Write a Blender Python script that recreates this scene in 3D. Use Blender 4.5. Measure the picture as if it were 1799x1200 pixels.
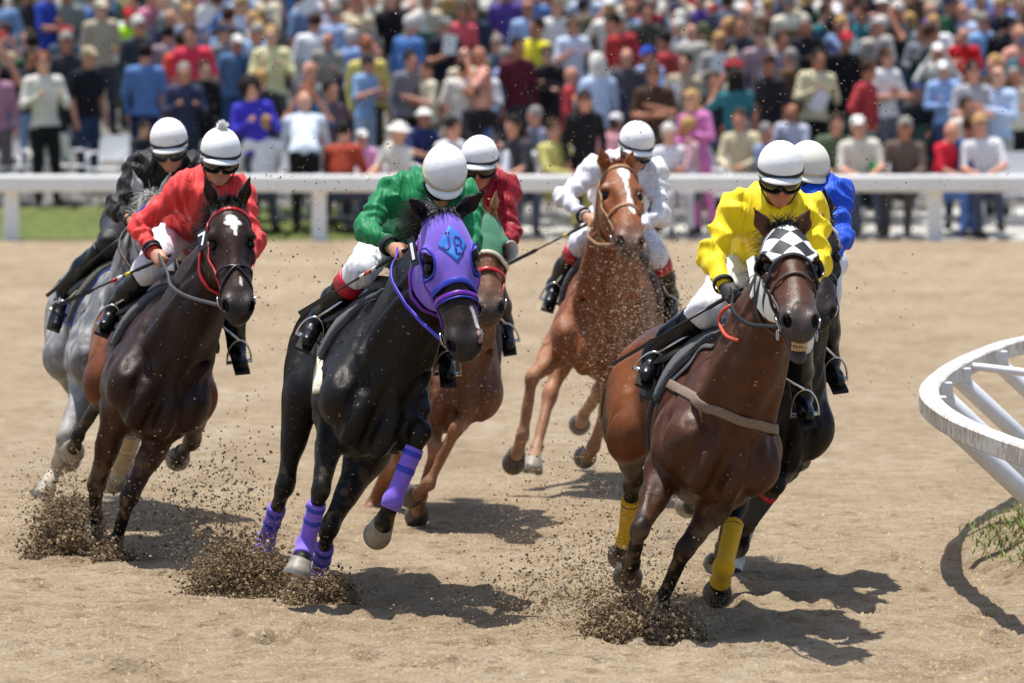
import bpy, math, random
import numpy as np
from mathutils import Vector, Matrix
random.seed(7); RNG = np.random.default_rng(7)
SC = bpy.context.scene
for _o in list(bpy.data.objects): bpy.data.objects.remove(_o)
COL = SC.collection

# ------------------------------------------------------------------ camera
CAM_H = 2.78; FPX = 10000.0; PITCH = math.atan(592.0/FPX)
cam_d = bpy.data.cameras.new('camera'); cam = bpy.data.objects.new('camera', cam_d); COL.objects.link(cam)
cam.location = (0, 0, CAM_H); cam.rotation_euler = (math.pi/2-PITCH, 0, 0)
cam_d.sensor_width = 36; cam_d.lens = 36*FPX/1799.0; cam_d.clip_start = .5; cam_d.clip_end = 3000
cam_d.dof.use_dof = True; cam_d.dof.focus_distance = 26.2; cam_d.dof.aperture_fstop = 3.6
SC.camera = cam
# ------------------------------------------------------------------ daylight
SUN_FROM = Vector((-.13, .10, 1.0)).normalized()      # direction towards the sun: high, from the left and a touch from beyond the field
SUN_EL = math.asin(SUN_FROM.z); SUN_AZ = math.atan2(SUN_FROM.x, SUN_FROM.y)
world = bpy.data.worlds.new('World'); SC.world = world; world.use_nodes = True
_nt = world.node_tree; _nt.nodes.clear()
_sky = _nt.nodes.new('ShaderNodeTexSky'); _sky.sky_type = 'NISHITA'; _sky.sun_disc = False
_sky.sun_elevation = SUN_EL; _sky.sun_rotation = SUN_AZ; _sky.air_density = 1.0; _sky.dust_density = 1.5
_bg = _nt.nodes.new('ShaderNodeBackground'); _bg.inputs['Strength'].default_value = .11
_wo = _nt.nodes.new('ShaderNodeOutputWorld'); _nt.links.new(_sky.outputs[0], _bg.inputs[0]); _nt.links.new(_bg.outputs[0], _wo.inputs[0])
sun_d = bpy.data.lights.new('sun', 'SUN'); sun_d.energy = 4.0; sun_d.angle = math.radians(.53); sun_d.color = (1, .965, .91)
sun = bpy.data.objects.new('sun', sun_d); COL.objects.link(sun); sun.rotation_euler = SUN_FROM.to_track_quat('Z', 'Y').to_euler(); sun.location = (-20, 0, 60)
SC.view_settings.view_transform = 'Standard'; SC.view_settings.look = 'None'; SC.view_settings.gamma = 1; SC.view_settings.use_curve_mapping = False
SC.view_settings.exposure = 0.6

# ------------------------------------------------------------------ small maths
_cp, _sp = math.cos(PITCH), math.sin(PITCH)
def V(*a): return np.array(a, float)
def nrm(v): v = np.asarray(v, float); return v/max(np.linalg.norm(v), 1e-9)
def ray(px, py):
    x = (px-899.5)/FPX; y = (600-py)/FPX
    return V(x, _cp+y*_sp, -_sp+y*_cp)
def at(px, py, D): return V(0, 0, CAM_H)+ray(px, py)*D
def ground_at(px, py, z=0.0):
    r = ray(px, py); return V(0, 0, CAM_H)+r*((z-CAM_H)/r[2])
def solve(p0, px, py, L, sgn):
    """point on the line of sight of a traced joint that lies a bone length from the joint before it"""
    c = V(0, 0, CAM_H)-p0; r = ray(px, py); a = r@r; b = 2*(c@r); cc = c@c-L*L; d = b*b-4*a*cc
    D = (-b+sgn*math.sqrt(max(d, 0)))/(2*a)
    return at(px, py, D)
def srgb(h):
    h = h.lstrip('#'); c = [int(h[i:i+2], 16)/255 for i in (0, 2, 4)]
    return tuple(x/12.92 if x <= .04045 else ((x+.055)/1.055)**2.4 for x in c)
# ------------------------------------------------------------------ signed distance modelling
class Prim:
    __slots__ = ('f', 'lo', 'hi', 'k', 'op', 'tag')
def cone(a, b, ra, rb, k=.03, tag='', lat=None, q=1., op=0):
    a = np.asarray(a, float); b = np.asarray(b, float); ba = b-a; L2 = max(ba@ba, 1e-9)
    l = None if lat is None else nrm(lat)
    def f(X, Y, Z):
        px, py, pz = X-a[0], Y-a[1], Z-a[2]
        t = np.clip((px*ba[0]+py*ba[1]+pz*ba[2])/L2, 0, 1)
        ox, oy, oz = px-t*ba[0], py-t*ba[1], pz-t*ba[2]
        if l is not None:
            d = (ox*l[0]+oy*l[1]+oz*l[2])*(1/q-1); ox, oy, oz = ox+l[0]*d, oy+l[1]*d, oz+l[2]*d
        return np.sqrt(ox*ox+oy*oy+oz*oz)-(ra+(rb-ra)*t)
    p = Prim(); p.f = f; m = max(1, q); p.lo = np.minimum(a-ra*m, b-rb*m); p.hi = np.maximum(a+ra*m, b+rb*m); p.k = k; p.op = op; p.tag = tag
    return p
def ell(c, axes, rad, k=.03, tag='', op=0):
    c = np.asarray(c, float); R = np.asarray(axes, float); r = np.asarray(rad, float)
    def f(X, Y, Z):
        px, py, pz = X-c[0], Y-c[1], Z-c[2]
        k0 = 0; k1 = 0
        for i in range(3):
            e = (px*R[i, 0]+py*R[i, 1]+pz*R[i, 2])/r[i]; k0 = k0+e*e; k1 = k1+(e/r[i])**2
        k0 = np.sqrt(k0); return k0*(k0-1)/np.maximum(np.sqrt(k1), 1e-6)
    p = Prim(); p.f = f; e = np.sqrt(((R*r[:, None])**2).sum(0)); p.lo = c-e; p.hi = c+e; p.k = k; p.op = op; p.tag = tag
    return p
def fold(D, d, k, op):
    if op == 0:
        h = np.maximum(k-np.abs(D-d), 0)/k; return np.minimum(D, d)-h*h*k*.25
    d = -d; h = np.maximum(k-np.abs(D-d), 0)/k; return np.maximum(D, d)+h*h*k*.25
def field(prims, xs, ys, zs):
    D = np.full((len(xs), len(ys), len(zs)), .5, np.float32)
    for p in prims:
        pad = p.k+.03
        i0, i1 = np.searchsorted(xs, (p.lo[0]-pad, p.hi[0]+pad)); j0, j1 = np.searchsorted(ys, (p.lo[1]-pad, p.hi[1]+pad)); k0, k1 = np.searchsorted(zs, (p.lo[2]-pad, p.hi[2]+pad))
        if i1 <= i0 or j1 <= j0 or k1 <= k0: continue
        d = p.f(xs[i0:i1, None, None], ys[None, j0:j1, None], zs[None, None, k0:k1])
        D[i0:i1, j0:j1, k0:k1] = fold(D[i0:i1, j0:j1, k0:k1], d, p.k, p.op)
    return D
def sdf_at(prims, P):
    P = np.atleast_2d(P); X, Y, Z = P[:, 0], P[:, 1], P[:, 2]; D = np.full(len(P), .5)
    for p in prims: D = fold(D, p.f(X, Y, Z), p.k, p.op)
    return D
def sdf_grad(prims, P, e=.004):
    P = np.atleast_2d(P); g = np.zeros_like(P)
    for i in range(3):
        q = P.copy(); q[:, i] += e; r = P.copy(); r[:, i] -= e; g[:, i] = sdf_at(prims, q)-sdf_at(prims, r)
    return g/np.maximum(np.linalg.norm(g, axis=1, keepdims=True), 1e-9)
def project(prims, P, off=0., it=7):
    P = np.array(P, float)
    for _ in range(it): P -= sdf_grad(prims, P)*(np.clip(sdf_at(prims, P)-off, -.05, .05)*.85)[:, None]
    return P, sdf_grad(prims, P, .008)
def hit(prims, px, py, D0, n=260, before=1.4, after=1.6):
    """where the line of sight of a traced point meets the surface"""
    ts = np.linspace(D0-before, D0+after, n); P = V(0, 0, CAM_H)+ray(px, py)[None]*ts[:, None]; d = sdf_at(prims, P); i = np.argmax(d < .004) if (d < .004).any() else int(np.argmin(d))
    return P[i]
def axis_coords(lo, hi, h, fine=None, hf=None):
    """grid lines from lo to hi, spaced h, or hf inside the fine range"""
    c = [lo]
    while c[-1] < hi:
        x = c[-1]; s = h
        if fine and fine[0]-h < x < fine[1]: s = hf
        c.append(x+s)
    return np.array(c, np.float64)
def nets(D, xs, ys, zs):
    """surface nets on a rectilinear grid: vertices and quads of the zero level"""
    S = D < 0
    n = np.array(D.shape)-1
    c = np.zeros(tuple(n), np.uint8); off = [(i, j, k) for i in (0, 1) for j in (0, 1) for k in (0, 1)]
    for i, j, k in off: c += S[i:i+n[0], j:j+n[1], k:k+n[2]]
    I, J, K = np.nonzero((c > 0) & (c < 8)); N = len(I)
    vid = np.full(tuple(n), -1, np.int32); vid[I, J, K] = np.arange(N)
    val = np.stack([D[I+i, J+j, K+k] for i, j, k in off], 1)
    acc = np.zeros((N, 3)); cnt = np.zeros(N)
    for a in range(8):
        for b in range(a+1, 8):
            oa, ob = np.array(off[a]), np.array(off[b])
            if abs(oa-ob).sum() != 1: continue
            m = (val[:, a] < 0) != (val[:, b] < 0)
            if not m.any(): continue
            t = np.zeros(N); t[m] = val[m, a]/(val[m, a]-val[m, b])
            acc[m] += (oa+(ob-oa)*t[:, None])[m]; cnt[m] += 1
    fr = acc/np.maximum(cnt, 1)[:, None]
    P = np.stack([xs[I]+fr[:, 0]*(xs[I+1]-xs[I]), ys[J]+fr[:, 1]*(ys[J+1]-ys[J]), zs[K]+fr[:, 2]*(zs[K+1]-zs[K])], 1)
    Q = []
    a, b = S[:-1, 1:-1, 1:-1], S[1:, 1:-1, 1:-1]; i, j, k = np.nonzero(a != b); fl = a[i, j, k]
    q = np.stack([vid[i, j, k], vid[i, j+1, k], vid[i, j+1, k+1], vid[i, j, k+1]], 1); q[~fl] = q[~fl][:, ::-1]; Q.append(q)
    a, b = S[1:-1, :-1, 1:-1], S[1:-1, 1:, 1:-1]; i, j, k = np.nonzero(a != b); fl = a[i, j, k]
    q = np.stack([vid[i, j, k], vid[i, j, k+1], vid[i+1, j, k+1], vid[i+1, j, k]], 1); q[~fl] = q[~fl][:, ::-1]; Q.append(q)
    a, b = S[1:-1, 1:-1, :-1], S[1:-1, 1:-1, 1:]; i, j, k = np.nonzero(a != b); fl = a[i, j, k]
    q = np.stack([vid[i, j, k], vid[i+1, j, k], vid[i+1, j+1, k], vid[i, j+1, k]], 1); q[~fl] = q[~fl][:, ::-1]; Q.append(q)
    return P, np.concatenate(Q)
def relax(P, Q, n=2, f=.5):
    e = np.concatenate([Q[:, [0, 1]], Q[:, [1, 2]], Q[:, [2, 3]], Q[:, [3, 0]]]); P = P.copy()
    for _ in range(n):
        s = np.zeros_like(P); c = np.zeros(len(P)); np.add.at(s, e[:, 0], P[e[:, 1]]); np.add.at(s, e[:, 1], P[e[:, 0]])
        np.add.at(c, e[:, 0], 1); np.add.at(c, e[:, 1], 1); P += f*(s/np.maximum(c, 1)[:, None]-P)
    return P
def sdf_mesh(prims, h, fine=None, hf=None, extra=None, pad=.05, smooth=2, box=None):
    lo = np.min([p.lo for p in prims if p.op == 0], 0)-pad; hi = np.max([p.hi for p in prims if p.op == 0], 0)+pad
    if box is not None: lo = np.maximum(lo, box[0]); hi = np.minimum(hi, box[1])
    ax = [axis_coords(lo[i], hi[i], h, None if fine is None else (fine[0][i], fine[1][i]), hf) for i in range(3)]
    D = field(prims, *ax)
    if extra is not None: D = extra(D, ax[0][:, None, None], ax[1][None, :, None], ax[2][None, None, :]).astype(np.float32)
    P, Q = nets(D, *ax)
    if smooth: P = relax(P, Q, smooth, .4)
    return P, Q
# ------------------------------------------------------------------ meshes and objects
def mesh_np(name, P, F, smooth=True):
    me = bpy.data.meshes.new(name); P = np.asarray(P, np.float32); F = np.asarray(F, np.int32); nv = F.shape[1]
    me.vertices.add(len(P)); me.vertices.foreach_set('co', P.ravel())
    me.loops.add(F.size); me.loops.foreach_set('vertex_index', F.ravel())
    me.polygons.add(len(F)); me.polygons.foreach_set('loop_start', np.arange(0, F.size, nv, dtype=np.int32)); me.polygons.foreach_set('loop_total', np.full(len(F), nv, np.int32))
    me.polygons.foreach_set('use_smooth', np.full(len(F), smooth)); me.update(calc_edges=True); me.validate()
    return me
def mesh_py(name, P, F, smooth=False):
    me = bpy.data.meshes.new(name); me.from_pydata([tuple(map(float, p)) for p in P], [], [tuple(map(int, f)) for f in F])
    me.polygons.foreach_set('use_smooth', [smooth]*len(me.polygons)); me.update(); return me
def obj(name, me, mats=None, parent=None):
    o = bpy.data.objects.new(name, me); COL.objects.link(o)
    if mats is not None and me is not None:
        for m in (mats if isinstance(mats, (list, tuple)) else [mats]): me.materials.append(m)
    if parent is not None:
        o.parent = parent; o.matrix_parent_inverse = parent.matrix_basis.inverted()
    return o
def empty(name, loc):
    o = bpy.data.objects.new(name, None); COL.objects.link(o); o.location = tuple(map(float, loc)); o.empty_display_size = .2
    return o
def tag(o, label=None, cat=None, group=None, kind=None):
    for k, v in (('label', label), ('category', cat), ('group', group), ('kind', kind)):
        if v: o[k] = v
    return o
def set_col(me, C):
    a = me.attributes.new('Col', 'FLOAT_COLOR', 'POINT'); C = np.asarray(C, np.float32)
    if C.shape[1] == 3: C = np.concatenate([C, np.ones((len(C), 1), np.float32)], 1)
    a.data.foreach_set('color', C.ravel())
def set_vec(me, name, C):
    a = me.attributes.new(name, 'FLOAT_VECTOR', 'POINT'); a.data.foreach_set('vector', np.asarray(C, np.float32).ravel())
class MB:
    """collects boxes, tubes and loft rings into one mesh"""
    def __init__(s): s.P = []; s.F = []
    def add(s, P, F):
        n = len(s.P); s.P += [tuple(p) for p in P]; s.F += [tuple(i+n for i in f) for f in F]; return s
    def box(s, c, half, R=None):
        c = np.asarray(c, float); h = np.asarray(half, float); P = []
        for i in (-1, 1):
            for j in (-1, 1):
                for k in (-1, 1):
                    v = h*(i, j, k); P.append(c+(v if R is None else R.T@v))
        return s.add(P, [(0, 1, 3, 2), (4, 6, 7, 5), (0, 4, 5, 1), (2, 3, 7, 6), (0, 2, 6, 4), (1, 5, 7, 3)])
    def rings(s, R, closed=False, cap=True):
        m = len(R[0]); n = len(R); P = [p for r in R for p in r]; F = []
        for i in range(n if closed else n-1):
            for j in range(m):
                a, b = i*m+j, i*m+(j+1) % m; c, d = ((i+1) % n)*m+(j+1) % m, ((i+1) % n)*m+j; F.append((a, b, c, d))
        if cap and not closed: F.append(tuple(range(m))[::-1]); F.append(tuple((n-1)*m+j for j in range(m)))
        return s.add(P, F)
    def tube(s, pts, r, n=8, up=(0, 0, 1), sq=1.):
        pts = [np.asarray(p, float) for p in pts]; rr = r if hasattr(r, '__len__') else [r]*len(pts); R = []; u0 = None
        for i, p in enumerate(pts):
            t = nrm(pts[min(i+1, len(pts)-1)]-pts[max(i-1, 0)]); b = np.asarray(up, float) if u0 is None else u0
            if abs(nrm(b)@t) > .97: b = V(1, 0, 0) if abs(t[0]) < .9 else V(0, 1, 0)
            u = nrm(b-t*(b@t)); u0 = u; w = np.cross(t, u)
            R.append([p+rr[i]*(u*math.cos(2*math.pi*j/n)*sq+w*math.sin(2*math.pi*j/n)) for j in range(n)])
        return s.rings(R)
    def build(s, name, mat, parent=None, smooth=False): return obj(name, mesh_py(name, s.P, s.F, smooth), mat, parent)
def spline(pts, n):
    """points along a Catmull-Rom curve"""
    p = np.asarray(pts, float); p = np.vstack([2*p[0]-p[1], p, 2*p[-1]-p[-2]]); m = len(p)-3; out = []
    for t in np.linspace(0, m-1e-6, n):
        i = int(t); u = t-i; a, b, c, d = p[i:i+4]
        out.append(.5*((2*b)+(c-a)*u+(2*a-5*b+4*c-d)*u*u+(3*b-a-3*c+d)*u**3))
    return np.array(out)
def ribbon(name, pts, nor, w, th, mat, parent, smooth=True):
    """flat strap swept along pts, lying on the given normals"""
    mb = MB(); R = []; pts = np.asarray(pts)
    ws = w if hasattr(w, '__len__') else [w]*len(pts)
    for i, p in enumerate(pts):
        t = nrm(pts[min(i+1, len(pts)-1)]-pts[max(i-1, 0)]); n = nrm(nor[i]-t*(nor[i]@t)); b = np.cross(t, n); h = ws[i]/2
        R.append([p+b*h-n*th, p+b*h+n*th*.4, p+b*h*.8+n*th, p-b*h*.8+n*th, p-b*h+n*th*.4, p-b*h-n*th])
    mb.rings(R); return mb.build(name, mat, parent, smooth)
def strap(name, prims, guide, w, th, mat, parent, n=28, off=.003):
    P, N = project(prims, spline(guide, n), off); return ribbon(name, P, N, w, th, mat, parent)
def hair(name, roots, dirs, length, mat, parent, w=.006, droop=.3, jit=.25, seg=4, rng=None):
    """many tapering strands, three-sided, growing from roots along dirs"""
    rng = rng or RNG; r = np.asarray(roots, float); d = np.asarray(dirs, float); n = len(r); un = lambda v: v/np.maximum(np.linalg.norm(v, axis=1, keepdims=True), 1e-9)
    L = length*rng.uniform(.6, 1.1, (n, 1)); d = un(un(d)+rng.normal(0, jit, (n, 3))); s = un(np.cross(d, rng.normal(0, 1, (n, 3)))); s2 = np.cross(d, s); p = r.copy(); P = np.zeros((n, seg, 3, 3))
    for i in range(seg):
        ww = w*(1-.85*i/(seg-1)); P[:, i, 0] = p+s*ww; P[:, i, 1] = p-s*ww*.5+s2*ww*.8; P[:, i, 2] = p-s*ww*.5-s2*ww*.8; p = p+d*L/(seg-1); d = un(d+V(0, 0, -droop/(seg-1)))
    f = np.array([(i*3+j, i*3+(j+1) % 3, i*3+3+(j+1) % 3, i*3+3+j) for i in range(seg-1) for j in range(3)]); F = (f[None]+(np.arange(n)*seg*3)[:, None, None]).reshape(-1, 4)
    return obj(name, mesh_np(name, P.reshape(-1, 3), F), mat, parent)
# ------------------------------------------------------------------ materials
def mat(name, col=(.5, .5, .5), rough=.5, spec=.5, metal=0., sheen=0., coat=0., vcol=False, noise=0., nscale=20., bump=0., bscale=40., trans=0., bdist=.01, sub=0.):
    m = bpy.data.materials.new(name); m.use_nodes = True; nt = m.node_tree; b = nt.nodes['Principled BSDF']
    if isinstance(col, str): col = srgb(col)
    b.inputs['Base Color'].default_value = (*col, 1); b.inputs['Roughness'].default_value = rough; b.inputs['Specular IOR Level'].default_value = spec
    b.inputs['Metallic'].default_value = metal; b.inputs['Sheen Weight'].default_value = sheen; b.inputs['Coat Weight'].default_value = coat; b.inputs['Coat Roughness'].default_value = .2
    b.inputs['Transmission Weight'].default_value = trans
    if sub: b.inputs['Subsurface Weight'].default_value = sub; b.inputs['Subsurface Radius'].default_value = (.02, .008, .004)
    tc = nt.nodes.new('ShaderNodeTexCoord'); src = None
    if vcol:
        a = nt.nodes.new('ShaderNodeAttribute'); a.attribute_name = 'Col'; src = a.outputs['Color']
    if noise:
        nz = nt.nodes.new('ShaderNodeTexNoise'); nz.inputs['Scale'].default_value = nscale; nz.inputs['Detail'].default_value = 5; nt.links.new(tc.outputs['Object'], nz.inputs['Vector'])
        mr = nt.nodes.new('ShaderNodeMapRange'); mr.inputs[1].default_value = .3; mr.inputs[2].default_value = .7; mr.inputs[3].default_value = 1-noise; mr.inputs[4].default_value = 1+noise*.6; nt.links.new(nz.outputs[0], mr.inputs[0])
        mx = nt.nodes.new('ShaderNodeVectorMath'); mx.operation = 'SCALE'; nt.links.new(mr.outputs[0], mx.inputs['Scale'])
        if src: nt.links.new(src, mx.inputs[0])
        else: mx.inputs[0].default_value = col
        src = mx.outputs[0]
    if src: nt.links.new(src, b.inputs['Base Color'])
    if bump:
        nz = nt.nodes.new('ShaderNodeTexNoise'); nz.inputs['Scale'].default_value = bscale; nz.inputs['Detail'].default_value = 4; nt.links.new(tc.outputs['Object'], nz.inputs['Vector'])
        bp = nt.nodes.new('ShaderNodeBump'); bp.inputs['Strength'].default_value = bump; bp.inputs['Distance'].default_value = bdist; nt.links.new(nz.outputs[0], bp.inputs['Height']); nt.links.new(bp.outputs[0], b.inputs['Normal'])
    return m
_mc = {}
def M(key, *a, **k):
    if key not in _mc: _mc[key] = mat(key, *a, **k)
    return _mc[key]
# ------------------------------------------------------------------ the track
def dirt_mat():
    m = mat('track_dirt', '#98866d', .95, .15); nt = m.node_tree; b = nt.nodes['Principled BSDF']; tc = nt.nodes['Texture Coordinate']
    def nz(scale, det, rough=.6, vs=(1, 1, 1)):
        mp = nt.nodes.new('ShaderNodeMapping'); mp.inputs['Scale'].default_value = vs; nt.links.new(tc.outputs['Object'], mp.inputs['Vector'])
        n = nt.nodes.new('ShaderNodeTexNoise'); n.inputs['Scale'].default_value = scale; n.inputs['Detail'].default_value = det; n.inputs['Roughness'].default_value = rough; nt.links.new(mp.outputs[0], n.inputs['Vector']); return n
    big = nz(.55, 5, .6, (1, .6, 1)); mid = nz(5, 6, .7); fine = nz(60, 6, .75); spots = nz(9, 4, .7)
    def ramp(src, stops):
        r = nt.nodes.new('ShaderNodeValToRGB'); e = r.color_ramp.elements
        for i, (p, c) in enumerate(stops):
            q = e[i] if i < 2 else e.new(p); q.position = p; q.color = (*srgb(c), 1)
        nt.links.new(src, r.inputs[0]); return r
    c1 = ramp(big.outputs[0], [(.3, '#b9a68a'), (.7, '#cab99f')]); c2 = ramp(fine.outputs[0], [(.30, '#7f705c'), (.62, '#ffffff')])
    c3 = ramp(spots.outputs[0], [(.34, '#9d876c'), (.46, '#ffffff')]); c4 = ramp(mid.outputs[0], [(.3, '#c9bda9'), (.65, '#ffffff')])
    def mul(a, bb, f):
        x = nt.nodes.new('ShaderNodeMix'); x.data_type = 'RGBA'; x.blend_type = 'MULTIPLY'; x.inputs[0].default_value = f; nt.links.new(a, x.inputs[6]); nt.links.new(bb, x.inputs[7]); return x.outputs[2]
    o = mul(c1.outputs[0], c2.outputs[0], .55); o = mul(o, c3.outputs[0], .6); o = mul(o, c4.outputs[0], .8); damp = nz(1.6, 5, .65, (1, .35, 1)); c5 = ramp(damp.outputs[0], [(.36, '#b39c80'), (.52, '#ffffff')]); o = mul(o, c5.outputs[0], .28); nt.links.new(o, b.inputs['Base Color'])
    bp = nt.nodes.new('ShaderNodeBump'); bp.inputs['Strength'].default_value = .9; bp.inputs['Distance'].default_value = .02; nt.links.new(fine.outputs[0], bp.inputs['Height'])
    bp2 = nt.nodes.new('ShaderNodeBump'); bp2.inputs['Strength'].default_value = .8; bp2.inputs['Distance'].default_value = .06; nt.links.new(spots.outputs[0], bp2.inputs['Height']); nt.links.new(bp2.outputs[0], bp.inputs['Normal']); nt.links.new(bp.outputs[0], b.inputs['Normal'])
    return m
DIRT = dirt_mat(); FENCE_D = 67.0
def smooth_noise(shape, k, rng):
    n = rng.normal(0, 1, shape)
    for ax_ in (0, 1):
        for _ in range(2): n = sum(np.roll(n, i, ax_) for i in range(-k, k+1))/(2*k+1)
    return n/n.std()
def ground():
    xs = np.concatenate([-np.geomspace(400, 3.4, 26)[:-1], np.arange(-3.4, 3.4001, .028), np.geomspace(3.4, 400, 26)[1:]])
    ys = np.concatenate([np.linspace(-30, 20.5, 12)[:-1], np.arange(20.5, 31, .036), np.arange(31, 40, .09), np.geomspace(40, FENCE_D+.25, 40)])
    rng = np.random.default_rng(2); n1 = smooth_noise((len(xs), len(ys)), 1, rng); n3 = smooth_noise((len(xs), len(ys)), 4, rng); n9 = smooth_noise((len(xs), len(ys)), 14, rng)
    X, Y = np.meshgrid(xs, ys, indexing='ij'); fade = np.clip((34-Y)/6, 0, 1)*np.clip((3.6-np.abs(X))/.4, 0, 1)*np.clip((Y-20.4)/.4, 0, 1)
    Z = fade*(.0045*np.maximum(n1, -.6)+.006*n3+.006*n9+.007*np.sin((Y*1.0-X*.35+.06*X*X)*15+n9*.8))
    rp = np.random.default_rng(9)
    for px, py in [(rp.uniform(0, 1799), rp.uniform(900, 1195)) for _ in range(90)]:
        g = ground_at(px, py); d = np.hypot((X-g[0])/.07, (Y-g[1])/.10); Z += fade*(-.04*np.exp(-d**2)+.02*np.exp(-((d-1.6)/.5)**2))
    for px, py in ((700, 1090), (900, 1040), (330, 1060), (1500, 1110), (980, 1150), (160, 1110), (560, 1130), (1350, 1020), (1020, 960), (240, 1160), (820, 1170), (1250, 1180), (450, 930), (1600, 1000)):
        g = ground_at(px, py); d = np.hypot((X-g[0])/.10, (Y-g[1])/.14); Z += fade*(-.035*np.exp(-d**2)+.016*np.exp(-((d-1.6)/.5)**2))
    global GZ; GZ = (xs, ys, Z)
    P = np.stack([X, Y, Z], 2).reshape(-1, 3); n, m = X.shape; i, j = np.meshgrid(np.arange(n-1), np.arange(m-1), indexing='ij'); a = (i*m+j).ravel(); F = np.stack([a, a+m, a+m+1, a+1], 1)
    tag(obj('dirt_track', mesh_np('dirt_track', P, F), DIRT), 'raked tan dirt of the racetrack', kind='structure')
ground()
def ground_z(x, y):
    xs, ys, Z = GZ; i = np.clip(np.searchsorted(xs, x)-1, 0, len(xs)-2); j = np.clip(np.searchsorted(ys, y)-1, 0, len(ys)-2); u = (x-xs[i])/(xs[i+1]-xs[i]); v = (y-ys[j])/(ys[j+1]-ys[j])
    return (1-u)*((1-v)*Z[i, j]+v*Z[i, j+1])+u*((1-v)*Z[i+1, j]+v*Z[i+1, j+1])
# ------------------------------------------------------------------ ground beyond the outer fence: lawn bank and viewing terrace
def elev(D): return max(0., .1*(D-67.5))
GRASS_M = mat('lawn_grass', '#616b38', .9, .2, noise=.4, nscale=9, bump=.6, bscale=30, bdist=.05); CONC = mat('terrace_concrete', '#b5b2ab', .9, .2, noise=.25, nscale=3, bump=.3, bscale=20)
def bank(name, x0, x1, d0, d1, m, dz, label):
    P = []; F = []; xs = np.linspace(x0, x1, 40); ys = np.linspace(d0, d1, 30); rg = np.random.default_rng(4)
    for y in ys:
        for x in xs: P.append((x, y, elev(y)+dz+rg.uniform(-.004, .004)))
    n = len(xs)
    for j in range(len(ys)-1):
        for i in range(n-1): a = j*n+i; F.append((a, a+1, a+n+1, a+n))
    tag(obj(name, mesh_py(name, P, F, True), m), label, kind='structure')
bank('viewing_terrace', -60, 60, 70.2, 112, mat('terrace_dark', '#6f6b65', .9, .2, noise=.3, nscale=3), -.012, 'sloping grey viewing terrace under the crowd')  # dark base colour carries the shade in the gaps between spectators
bank('apron', -60, 60, FENCE_D+.2, 70.3, CONC, -.006, 'pale concrete apron behind the far rail')
bank('lawn', -40, -1.6, FENCE_D+.22, 70.3, GRASS_M, .006, 'mown grass bank behind the far rail at the left')
# ------------------------------------------------------------------ far fence
WHITE_PVC = mat('white_rail', '#f0f0ee', .45, noise=.06, nscale=3)
def far_fence():
    r = empty('track_fence', (0, FENCE_D, 0)); tag(r, 'white plastic track fence running across behind the horses', 'fence')
    step = 542*FENCE_D/FPX; x0 = (18-899.5)*FENCE_D/FPX
    mb = MB(); n = 10
    for i in range(-4, 9):
        x = x0+i*step; mb = MB(); h = .085; pr = [(-h, -h), (h, -h), (h, h), (-h, h)]
        mb.rings([[(x+a*s, FENCE_D+.14+b*s, z) for a, b in pr] for z, s in ((-.05, 1), (.0, 1), (.70, 1), (.74, .8))]); mb.build('post', WHITE_PVC, r)
        mb = MB(); prof = [(-.06, .0), (-.075, .03), (-.075, .17), (-.055, .2), (.055, .2), (.075, .17), (.075, .03), (.06, .0)]
        mb.rings([[(xx, FENCE_D+b, .58+c) for b, c in prof] for xx in (x+.004, x+step-.004)]); mb.build('rail', WHITE_PVC, r, False)
        mb = MB(); mb.rings([[(xx, FENCE_D+b*1.06, .58+.1+(c-.1)*1.06) for b, c in prof] for xx in (x-.05, x+.05)]); mb.build('rail_sleeve', WHITE_PVC, r, False)
far_fence()
GREY_PIPE = mat('pipe_grey', '#a9acb0', .4, metal=.3)
def barrier(D, x0, x1):
    r = empty('pipe_barrier', ((x0+x1)/2, D, elev(D))); tag(r, 'low grey pipe barrier just behind the white track fence', 'barrier'); z = elev(D)
    for h in (.16, .42): mb = MB(); mb.tube([(x0, D, z+h), (x1, D, z+h)], .03, 8); mb.build('pipe', GREY_PIPE, r, True)
    for x in np.arange(x0+.3, x1, 2.2): mb = MB(); mb.tube([(x, D+.05, z-.05), (x, D+.05, z+.5)], .028, 8); mb.build('post', GREY_PIPE, r, True)
barrier(68.2, -2.9, 12.)
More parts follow.
